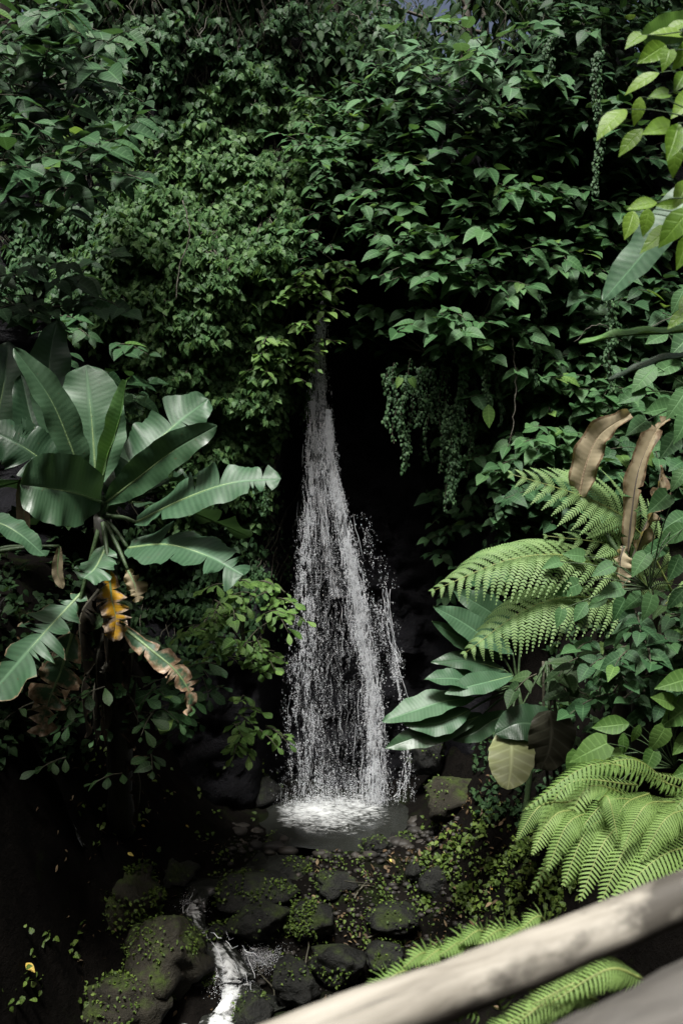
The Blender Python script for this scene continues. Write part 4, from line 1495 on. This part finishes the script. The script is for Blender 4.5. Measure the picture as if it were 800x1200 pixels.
# name, label, px, py, rx, ry, sprays, leaf size, material, lift
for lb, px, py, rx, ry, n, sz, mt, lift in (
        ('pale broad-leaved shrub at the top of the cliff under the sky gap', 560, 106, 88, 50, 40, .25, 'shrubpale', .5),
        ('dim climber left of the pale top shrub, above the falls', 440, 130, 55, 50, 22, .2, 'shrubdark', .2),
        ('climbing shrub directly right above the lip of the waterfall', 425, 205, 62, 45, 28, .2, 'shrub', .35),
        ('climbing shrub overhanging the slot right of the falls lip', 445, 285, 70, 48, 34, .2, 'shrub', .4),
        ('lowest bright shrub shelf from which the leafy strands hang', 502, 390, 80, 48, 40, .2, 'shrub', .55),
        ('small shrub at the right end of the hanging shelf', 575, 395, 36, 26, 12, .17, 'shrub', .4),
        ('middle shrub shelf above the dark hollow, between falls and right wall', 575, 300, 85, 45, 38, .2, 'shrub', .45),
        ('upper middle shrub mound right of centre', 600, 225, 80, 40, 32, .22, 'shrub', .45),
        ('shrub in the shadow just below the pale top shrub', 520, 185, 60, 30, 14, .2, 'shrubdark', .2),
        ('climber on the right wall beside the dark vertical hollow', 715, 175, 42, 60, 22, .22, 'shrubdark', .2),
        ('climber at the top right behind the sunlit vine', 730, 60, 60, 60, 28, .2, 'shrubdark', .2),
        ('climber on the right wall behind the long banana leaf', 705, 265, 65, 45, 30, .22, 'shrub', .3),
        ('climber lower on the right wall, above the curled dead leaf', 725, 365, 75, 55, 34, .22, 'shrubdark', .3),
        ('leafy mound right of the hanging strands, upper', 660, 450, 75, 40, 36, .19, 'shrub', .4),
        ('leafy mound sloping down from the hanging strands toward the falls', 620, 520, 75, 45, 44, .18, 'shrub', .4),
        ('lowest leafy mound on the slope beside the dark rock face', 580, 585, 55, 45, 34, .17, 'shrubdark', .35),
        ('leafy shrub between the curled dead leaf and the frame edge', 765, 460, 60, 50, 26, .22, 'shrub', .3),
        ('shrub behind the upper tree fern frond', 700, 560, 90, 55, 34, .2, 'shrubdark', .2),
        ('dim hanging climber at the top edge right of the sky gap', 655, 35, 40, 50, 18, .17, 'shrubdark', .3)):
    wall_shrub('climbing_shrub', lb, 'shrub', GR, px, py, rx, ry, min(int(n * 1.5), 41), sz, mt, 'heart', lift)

GL = 'shrubs on the left of the falls'
wall_shrub('climbing_shrub', 'yellow-green shrub hanging over the left edge of the falls', 'shrub', GL, 334, 388, 38, 58, 42, .135, 'yellowgreen', 'ovate', .2, Y=12.6)
wall_shrub('climbing_shrub', 'small light shrub tuft left of the upper falls, above the yellow-green one', 'shrub', GL, 375, 130, 28, 30, 12, .13, 'shrub', 'ovate', .2)
wall_shrub('climbing_shrub', 'light leafy tuft at the left brink of the falls', 'shrub', GL, 375, 270, 34, 48, 22, .13, 'shrub', 'ovate', .25, Y=12.6)
wall_shrub('climbing_shrub', 'shrub closing over the top of the dark slot above the falls', 'shrub', GL, 392, 190, 40, 50, 24, .15, 'shrub', 'ovate', .25, Y=12.7)
wall_shrub('climbing_shrub', 'small leafy sprig hiding the very top of the falls', 'shrub', GL, 384, 330, 24, 22, 20, .13, 'yellowgreen', 'ovate', .15, Y=12.6)
wall_shrub('leafy_shrub', 'large-leaved dark shrub filling the top left corner', 'shrub', GL, 40, 70, 75, 75, 40, .24, 'shrubdark', 'heart', .4, Y=9.6)
wall_shrub('leafy_shrub', 'large-leaved shrub at the left edge with long drooping leaves', 'shrub', GL, 55, 205, 80, 55, 34, .25, 'shrubdark', 'ovate', .4, Y=9.3)
wall_shrub('leafy_shrub', 'shaded shrub behind the tips of the banana leaves', 'shrub', GL, 40, 345, 70, 45, 24, .2, 'shrubdark', 'heart', .2, Y=10.2)
wall_shrub('leafy_shrub', 'round-leaved shrub hanging beside the rock below the long banana leaf', 'shrub', GL, 285, 725, 50, 60, 44, .14, 'yellowgreen', 'obov', .35, Y=10.9, nl=(5, 8))
wall_shrub('leafy_shrub', 'small round-leaved sprig under the shrub beside the falls', 'shrub', GL, 290, 845, 28, 30, 12, .13, 'yellowgreen', 'obov', .2, Y=10.7)
wall_shrub('leafy_shrub', 'dim round-leaved shrub under the withered banana leaf', 'shrub', GL, 165, 820, 55, 36, 18, .16, 'shrub', 'obov', .25, Y=9.9)
wall_shrub('leafy_shrub', 'shaded sprig between the torn banana leaf and the falls', 'shrub', GL, 230, 800, 36, 50, 14, .15, 'shrubdark', 'obov', .2, Y=10.3)
wall_shrub('leafy_shrub', 'tiny sprig in the dark at the lower left', 'shrub', GL, 42, 1005, 10, 8, 2, .16, 'shrub', 'obov', .1, Y=9.5, nl=(3, 4))

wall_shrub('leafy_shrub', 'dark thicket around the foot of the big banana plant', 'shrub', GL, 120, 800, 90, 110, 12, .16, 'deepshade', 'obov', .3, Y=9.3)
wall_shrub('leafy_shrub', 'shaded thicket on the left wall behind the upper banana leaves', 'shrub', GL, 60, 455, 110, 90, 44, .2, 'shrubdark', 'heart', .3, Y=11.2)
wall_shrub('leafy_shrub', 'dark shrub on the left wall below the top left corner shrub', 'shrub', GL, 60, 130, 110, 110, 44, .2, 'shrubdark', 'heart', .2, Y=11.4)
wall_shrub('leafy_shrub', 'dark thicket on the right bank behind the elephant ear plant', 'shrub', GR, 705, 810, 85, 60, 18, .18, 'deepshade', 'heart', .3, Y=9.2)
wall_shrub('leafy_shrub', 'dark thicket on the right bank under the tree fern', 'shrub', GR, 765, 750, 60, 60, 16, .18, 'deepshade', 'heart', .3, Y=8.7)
wall_shrub('leafy_shrub', 'shrub in front of the tree fern trunk at the right', 'shrub', GR, 748, 775, 55, 60, 26, .17, 'shrubdark', 'heart', .2, Y=7.9)
wall_shrub('climbing_shrub', 'leafy climber at the foot of the right bank beside the dark rock face', 'shrub', GR, 545, 645, 40, 45, 22, .15, 'shrubdark', 'heart', .3)
wall_shrub('climbing_shrub', 'dim climber under the cliff top between the sky gap and right corner', 'shrub', GR, 640, 130, 60, 60, 24, .2, 'shrubdark', 'heart', .1)
GI = 'ivy patches on the left cliff'
for lb, px, py, rx, ry, n, sz, mt, thr, sd in (
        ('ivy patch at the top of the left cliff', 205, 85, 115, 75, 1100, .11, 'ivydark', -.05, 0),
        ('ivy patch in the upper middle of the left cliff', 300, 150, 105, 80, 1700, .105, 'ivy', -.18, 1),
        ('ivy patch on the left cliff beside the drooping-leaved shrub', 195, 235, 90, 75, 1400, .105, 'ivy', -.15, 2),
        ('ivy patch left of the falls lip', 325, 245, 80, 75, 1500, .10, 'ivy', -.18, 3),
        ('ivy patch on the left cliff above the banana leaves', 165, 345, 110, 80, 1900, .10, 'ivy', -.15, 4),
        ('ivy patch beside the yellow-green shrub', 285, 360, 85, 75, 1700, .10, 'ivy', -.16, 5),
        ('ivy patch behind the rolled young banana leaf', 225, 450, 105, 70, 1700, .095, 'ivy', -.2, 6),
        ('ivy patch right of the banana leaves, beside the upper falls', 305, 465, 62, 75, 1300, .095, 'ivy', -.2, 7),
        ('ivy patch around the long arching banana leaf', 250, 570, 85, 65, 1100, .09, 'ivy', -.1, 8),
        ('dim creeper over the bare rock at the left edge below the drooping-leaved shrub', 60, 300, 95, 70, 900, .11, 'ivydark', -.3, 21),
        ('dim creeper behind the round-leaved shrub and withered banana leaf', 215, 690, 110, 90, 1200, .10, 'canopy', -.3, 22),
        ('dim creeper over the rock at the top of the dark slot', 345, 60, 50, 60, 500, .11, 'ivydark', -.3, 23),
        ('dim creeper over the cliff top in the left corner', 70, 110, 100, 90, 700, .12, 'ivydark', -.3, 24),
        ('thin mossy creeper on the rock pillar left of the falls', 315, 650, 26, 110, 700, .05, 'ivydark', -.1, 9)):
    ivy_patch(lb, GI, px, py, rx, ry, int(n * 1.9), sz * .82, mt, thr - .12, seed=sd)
GJ = 'small-leaved vines on the right cliff'
for lb, px, py, rx, ry, n, sz, thr, sd in (
        ('small-leaved vine curtain down the right wall beside the dark hollow', 700, 120, 30, 110, 700, .075, -.2, 11),
        ('small-leaved vine over the right wall below the long banana leaf', 690, 370, 70, 90, 1200, .08, -.1, 12),
        ('small-leaved vine behind the middle shrub shelves', 560, 260, 120, 120, 900, .08, 0, 13),
        ('small-leaved vine on the slope under the leafy mounds', 640, 520, 110, 90, 1300, .08, -.05, 14),
        ('dim creeper around the dark hollow right of the falls', 560, 520, 70, 130, 500, .06, .05, 15),
        ('dim vine high above the falls in the shade', 430, 90, 80, 90, 900, .09, -.2, 16),
        ('dim vine over the rock between the sky gap and the dark hollow', 630, 120, 70, 80, 800, .10, -.25, 17)):
    ivy_patch(lb, GJ, px, py, rx, ry, n, sz, 'ivydark', thr, seed=sd)


# hanging strands
def strand(px, y0, y1, Y, w, n, label, size=.036, mat='ivydark'):
    top = P(px, y0, Y)
    root = thing('hanging_vine', top, label, 'vine', 'leafy strands hanging from the shelf')
    lv, stm = MB(), MB()
    pts = [P(px + 3 * math.sin(i * 1.3 + px), lerp(y0, y1, i / 7), Y) for i in range(8)]
    stm.tube(pts, [.006] * 8, 4, False)
    q = spline(pts, 60)
    for k in range(n):
        t = R.random()
        p = q[int(t * 59)]
        t = t ** .8
        ww = w * (.7 + .5 * mn.noise(Vector((t * 5, px, 1)))) * (1 - .55 * t * t) * R.choice((1, 1, 1.5))
        a = R.uniform(0, 6.28)
        p = p + Vector((math.cos(a), math.sin(a), 0)) * ww * math.sqrt(R.random())
        d = Vector((math.cos(a) * .5, -.35 + .4 * math.sin(a), -1)) + rv(.3)
        nn = Vector((math.cos(a) * .5, -1, .5)) + rv(.3)
        batch_leaf(lv, 'ivy', p, d, nn, size * R.uniform(.7, 1.3))
    tag(lv.build('foliage', M[mat], root), kind='stuff')
    stm.build('stem', M['stem'], root)


strand(455, 430, 500, 11.65, .06, 134, 'short leafy strand at the falls end of the shelf')
strand(472, 440, 555, 11.55, .07, 313, 'long thin leafy strand, second from the falls')
strand(492, 430, 500, 11.45, .08, 239, 'short bushy strand beside the long thin one')
strand(507, 430, 495, 11.55, .07, 179, 'short strand between the bushy one and the longest column')
strand(540, 415, 520, 11.45, .07, 299, 'upper part strand tapering into the thick leafy column')
strand(530, 475, 590, 11.45, .13, 717, 'thickest and longest leafy column hanging in the dark hollow')
for k, (px, y0, y1) in enumerate(((462, 425, 520), (481, 420, 530), (500, 425, 540), (516, 420, 555), (548, 415, 560), (556, 410, 530), (524, 430, 600), (585, 420, 500))):
    strand(px, y0, y1, 11.55 + .1 * (k % 3), .045, 120 + 8 * k, 'thin leafy strand below the shelf, ' + ('nearest the falls', 'behind the yellow pair of leaves', 'left of the bushy strand', 'right of the bushy strand', 'behind the thick column', 'right edge of the thick column', 'longest thin one left of the thick column', 'farthest right by the leaf-tipped strand')[k], size=.03)
strand(571, 405, 478, 11.35, .055, 179, 'thin yellowish strand ending in one big leaf, right of the column')
strand(635, 328, 372, 11.25, .04, 104, 'short single strand under the middle shrub shelf at right')
strand(627, 400, 450, 11.25, .05, 104, 'faint short strand near the right wall')
strand(643, 45, 95, 11.05, .05, 119, 'strand hanging at the top right of the pale shrub')
strand(700, 60, 230, 10.75, .07, 388, 'long strand down the right wall beside the hollow')
strand(715, 345, 460, 10.65, .08, 358, 'long leafy strand on the right wall below the banana leaf tip')
tb = thing('hanging_leaf', P(572, 478, 11.3), 'single big yellow-green leaf at the end of a thin strand', 'leaf')
put_leaf(tb, 'ovate', 'yellowgreen', P(572, 474, 11.3), Vector((0, -.2, -1)), Vector((-.2, -1, .4)), .27)
tb = thing('hanging_leaf', P(475, 445, 11.3), 'pair of yellow leaves under the shelf beside the falls', 'leaf')
for dx, sx in ((-6, -.4), (6, .5)):
    put_leaf(tb, 'heart', 'yellowgreen', P(475 + dx, 443, 11.3), Vector((sx, -.2, -1)), Vector((0, -1, .4)), .13)

def liana(pts, label, r=.008):
    q = spline([P(*p) for p in pts], 24)
    m_ = MB()
    m_.tube([p + rv(.012) for p in q], [r * R.uniform(.8, 1.2) for _ in q], 5)
    tag(m_.build('liana', M['liana'], None, at=q[0]), label, 'vine', 'bare lianas on the cliff')


M['liana'] = plain_mat('liana_bark', [(.3, (.03, .028, .02)), (.7, (.085, .08, .06))], 20, .7)
liana([(600, 395, 11.3), (604, 450, 11.3), (598, 520, 11.2)], 'bare liana hanging right of the leafy strands')
liana([(215, 235, 11.5), (222, 275, 11.45), (212, 310, 11.45), (206, 350, 11.4)], 'pale bare stem among the ivy of the left cliff')
liana([(672, 400, 10.9), (700, 380, 10.8), (735, 392, 10.7), (790, 370, 10.6)], 'bare stem running sideways across the right wall', .006)

# sunlit vine close to the viewer, top right
vr = thing('sunlit_vine', P(860, 250, 4.2), 'sunlit yellow-green vine with big soft leaves at the top right edge', 'vine')
stm = MB()
LV = [(752, 92, 40, 200), (716, 138, 48, 215), (748, 128, 30, 260), (738, 165, 38, 225), (764, 62, 42, 215), (742, 47, 26, 215), (781, 68, 26, 250), (778, 38, 34, 170),
      (789, 165, 48, 250), (768, 152, 36, 195), (796, 95, 34, 240), (792, 30, 30, 200), (800, 125, 40, 220), (770, 112, 24, 190), (790, 185, 36, 260), (805, 60, 40, 230),
      (752, 240, 34, 190), (738, 262, 36, 250), (792, 262, 52, 225), (768, 278, 40, 210), (800, 225, 40, 235), (800, 295, 44, 250), (806, 355, 40, 230), (795, 372, 34, 215), (758, 258, 30, 260), (782, 240, 26, 180)]
for (x, y, s, ang) in LV:
    Y = 4.3 + R.uniform(-.25, .3)
    sz = s / F * Y * 1.05
    a = math.radians(ang)
    # ang: direction of the tip in the picture plane, 180 = left, 270 = down
    d = Vector((math.cos(a), -.25 + R.uniform(-.3, .2), math.sin(a)))
    tip0 = P(x, y, Y) - d.normalized() * sz * .5
    put_leaf(vr, R.choice(('heart', 'ovate', 'ovate')), 'vinelight', tip0, d, Vector((R.uniform(-.4, .3), -1, R.uniform(.1, .9))), sz)
    stm.tube(spline([P(840, y + R.uniform(-20, 30), Y + .1), P((x + 830) / 2, y - 8, Y + .05), tip0], 6), [.004, .004, .003, .003, .002, .002], 4, False)
stm.tube(spline([P(860, 480, 4.4), P(830, 300, 4.3), P(835, 120, 4.3), P(815, -40, 4.3)], 14), [.012] * 14, 6)
stm.build('stem', M['greenstem'], vr)


def leaf_set(name, label, cat, base, Y, mat, lst, kinds, stem_to, nz=.5):
    root = thing(name, base, label, cat)
    sm = MB()
    for (x, y, s, ang) in lst:
        yy = Y + R.uniform(-.25, .25)
        sz = s / F * yy * 1.08
        a = math.radians(ang)
        d = Vector((math.cos(a), R.uniform(-.5, 0), math.sin(a)))
        p0 = P(x, y, yy) - d.normalized() * sz * .5
        put_leaf(root, R.choice(kinds), mat, p0, d, Vector((R.uniform(-.3, .3), -.9, R.uniform(nz * .5, nz * 1.6))), sz)
        sm.tube(spline([P(*stem_to), P((x + stem_to[0]) / 2, (y + stem_to[1]) / 2 - 12, (yy + stem_to[2]) / 2), p0], 7), [.006, .006, .005, .005, .004, .003, .003], 4, False)
    sm.build('stem', M['greenstem'], root)
    return root


leaf_set('leafy_climber', 'fresh green climber with heart-shaped leaves at the right edge above the big fern', 'vine', gb(2.5, 6.6), 6.4, 'freshleaf',
         [(690, 880, 44, 200), (715, 850, 40, 185), (702, 905, 36, 240), (730, 872, 24, 270), (788, 800, 40, 190), (792, 838, 46, 215), (775, 820, 30, 160), (770, 868, 32, 240), (745, 860, 22, 250), (800, 870, 36, 225),
          (675, 900, 34, 260), (718, 890, 30, 200), (760, 893, 26, 240), (800, 905, 30, 200), (700, 930, 30, 190), (672, 925, 26, 215)], ('heart', 'heart', 'ovate'), (790, 900, 6.7))
leaf_set('leafy_climber', 'grey-green broad-leaved climber creeping over the foot of the dead leaves', 'vine', gb(2.9, 7.6), 7.5, 'shrub',
         [(765, 645, 34, 200), (748, 662, 30, 230), (785, 628, 32, 210), (705, 668, 26, 200), (662, 690, 30, 200), (680, 716, 26, 230), (645, 662, 24, 195), (715, 692, 28, 190), (790, 665, 34, 240), (792, 700, 32, 225),
          (740, 705, 26, 215), (672, 650, 24, 170), (655, 725, 22, 250), (770, 590, 32, 220), (795, 560, 34, 230), (790, 610, 30, 200), (725, 715, 28, 240), (760, 712, 30, 250), (700, 705, 26, 210)], ('heart', 'heart', 'ovate'), (760, 690, 7.5))
leaf_set('leafy_climber', 'broad leaves of a climber between banana leaf and dead leaves at the right edge', 'vine', gb(3.1, 8.2), 6.8, 'shrub',
         [(780, 430, 44, 200), (755, 440, 38, 215), (795, 470, 40, 230), (770, 480, 36, 190), (740, 465, 34, 200), (800, 400, 40, 220), (785, 520, 38, 230), (745, 500, 30, 210), (800, 500, 36, 240),
          (770, 395, 30, 200), (795, 350, 30, 240)], ('heart', 'ovate'), (840, 480, 6.9))


# ------------------------------------------------------------------ trees on the brink
def tree(x, y, h, cr, label, n, z0=None, lean=0.0, big=False):
    z0 = (9.0 if y < 16 else ground_z(x, y)) - .1 if z0 is None else z0
    root = thing('forest_tree', Vector((x, y, z0)), label, 'tree', 'trees along the top of the cliff')
    tk = MB()
    top = Vector((x + lean, y, z0 + h))
    tk.tube(spline([Vector((x, y, z0)), Vector((x + lean * .3, y, z0 + h * .5)), top], 10), [lerp(.2, .06, i / 9) for i in range(10)], 8)
    lv = MB()
    for b in range(15):
        t = R.uniform(.04, 1) ** 1.2
        s = Vector((x + lean * t, y, z0 + h * t))
        e = s + Vector((R.gauss(0, cr * .55), R.gauss(0, cr * .45), R.uniform(-.3, .9) * cr * .6))
        tk.tube(spline([s, s.lerp(e, .5) + UP * .2, e], 6), [.05, .045, .035, .03, .02, .01], 5, False)
        for k in range(n // 11):
            p = e + Vector((R.gauss(0, cr * .26), R.gauss(0, cr * .26), R.gauss(0, cr * .2)))
            batch_leaf(lv, 'ovate', p, Vector((R.uniform(-.8, .8), R.uniform(-.8, .4), -R.uniform(.2, 1))), UP + TOV * .4 + rv(.5), R.uniform(.10, .21) * (1.9 if big else 1))
    tk.build('trunk', M['bark'], root)
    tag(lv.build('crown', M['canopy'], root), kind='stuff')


for x, y, h, cr, n, lb in (
        (-4.4, 13.3, 3.0, 1.7, 3600, 'dark tree on the cliff top at the far left'),
        (-2.7, 14.0, 2.8, 1.6, 4200, 'dark tree on the cliff top left of centre'),
        (-1.3, 14.2, 2.6, 1.4, 3600, 'slim dark tree between the left trees and the falls'),
        (-.1, 14.3, 2.8, 1.3, 3600, 'dark tree standing straight over the falls'),
        (1.9, 15.4, 2.6, 1.1, 420, 'thin tree with sky showing through its leaves right of the falls'),
        (3.7, 14.0, 2.8, 1.4, 3800, 'dark tree on the cliff top at the upper right'),
        (4.6, 13.0, 3.0, 1.7, 3600, 'dark tree on the cliff top at the far right'),
        (-5.0, 18.5, 6, 3.0, 4000, 'tall tree far back in the forest at the left'),
        (-2.0, 19.0, 6, 3.0, 4000, 'tall tree far back in the forest left of the falls'),
        (-1.4, 20.0, 6, 1.9, 3600, 'tall tree far back in the forest above the falls'),
        (7.6, 19.0, 6, 2.4, 4000, 'tall tree far back in the forest on the right'),
        (2.9, 20.5, 5.5, 2.0, 2600, 'tall tree far back showing through the gap above the pale shrub')):
    tree(x, y, h, cr, lb, n, big=y > 17)

def shade_tree(x, y, zc, rx, ry, rz, n, label):  # unseen tree, added so its crown shades the lower left bank
    z0 = ground_z(x - .8, y) - .1
    root = thing('forest_tree', Vector((x - .8, y, z0)), label, 'tree', 'unseen trees added for shade')
    tk, lv = MB(), MB()
    c = Vector((x, y, zc))
    fork = Vector((x - .5, y, zc - rz * .8))
    tk.tube(spline([root.location, root.location.lerp(fork, .5) + Vector((-.15, 0, 0)), fork], 10), [lerp(.17, .09, i / 9) for i in range(10)], 8)
    for b in range(26):
        d = rv(1).normalized() * R.uniform(.3, .8)
        e = c + Vector((d.x * rx, d.y * ry, d.z * rz))
        tk.tube(spline([fork, fork.lerp(e, .5) + UP * .15, e], 6), [.05, .04, .03, .024, .018, .01], 5, False)
        for k in range(n // 26):
            q = d + rv(.34)
            if q.length > 1:
                q.normalize()
            batch_leaf(lv, 'heart', c + Vector((q.x * rx, q.y * ry, q.z * rz)), Vector((R.uniform(-.8, .8), R.uniform(-.8, .4), -R.uniform(.2, 1))), UP + rv(.5), R.uniform(.16, .27))
    tk.build('trunk', M['bark'], root)
    tag(lv.build('crown', M['canopy'], root), kind='stuff')


shade_tree(-4.75, 7.2, 7.0, 1.55, 1.6, 1.5, 4200, 'unseen broad tree added outside the left edge to shade the bank')

# ------------------------------------------------------------------ railing right in front
rl = thing('wooden_railing', P(820, 1060, 1.75), 'pale weathered log railing crossing the lower right corner', 'railing')


def log(name, pix, rads, mat, parent, seed):
    pts = [P(*p) for p in pix]
    n, m = 40, 20
    q = spline(pts, n)
    ax = (q[-1] - q[0]).normalized()
    rot = ax.to_track_quat('X', 'Z').to_matrix()
    vs, fs = [], []
    for i, p in enumerate(q):
        t = i / (n - 1)
        r = interp(rads, t)
        for k in range(m):
            w = 2 * math.pi * k / m
            rr_ = r * (1 + .11 * fbm(t * 7, math.cos(w), math.sin(w) + seed, 1.2, 3) + .025 * fbm(t * 14, math.cos(w) * 2, math.sin(w) * 2, 1.5, 3))
            vs.append(p + rot @ Vector((0, math.cos(w) * rr_, math.sin(w) * rr_)))
    for i in range(n - 1):
        for k in range(m):
            k2 = (k + 1) % m
            fs.append((i * m + k, i * m + k2, (i + 1) * m + k2, (i + 1) * m + k))
    fs += [tuple(range(m - 1, -1, -1)), tuple((n - 1) * m + k for k in range(m))]
    me = bpy.data.meshes.new(name)
    c = q[n // 2]
    me.from_pydata([tuple(rot.transposed() @ (v - c)) for v in vs], [], fs)
    me.polygons.foreach_set("use_smooth", [True] * len(me.polygons))
    me.materials.append(M[mat])
    o = link(name, me, parent)
    o.matrix_basis = Matrix.Translation(c - parent.location) @ rot.to_4x4()
    return o


log('top_rail', [(200, 1278, 1.52), (420, 1198, 1.58), (560, 1148, 1.63), (700, 1092, 1.68), (980, 975, 1.8)], [(0, .047), (.5, .044), (1, .041)], 'rail', rl, 1)
log('lower_rail', [(560, 1345, 1.28), (740, 1245, 1.34), (900, 1155, 1.42), (1100, 1045, 1.5)], [(0, .085), (.5, .082), (1, .08)], 'greyrail', rl, 5)
pt = MB()
a_, b_ = P(960, 975, 1.72), P(960, 1600, 1.72)
pt.tube([Vector((a_.x, a_.y, a_.z + .1)), Vector((a_.x, a_.y, a_.z - .5)), Vector((a_.x, a_.y, 2.0))], [.06, .062, .065], 12)
pt.build('post', M['greyrail'], rl)
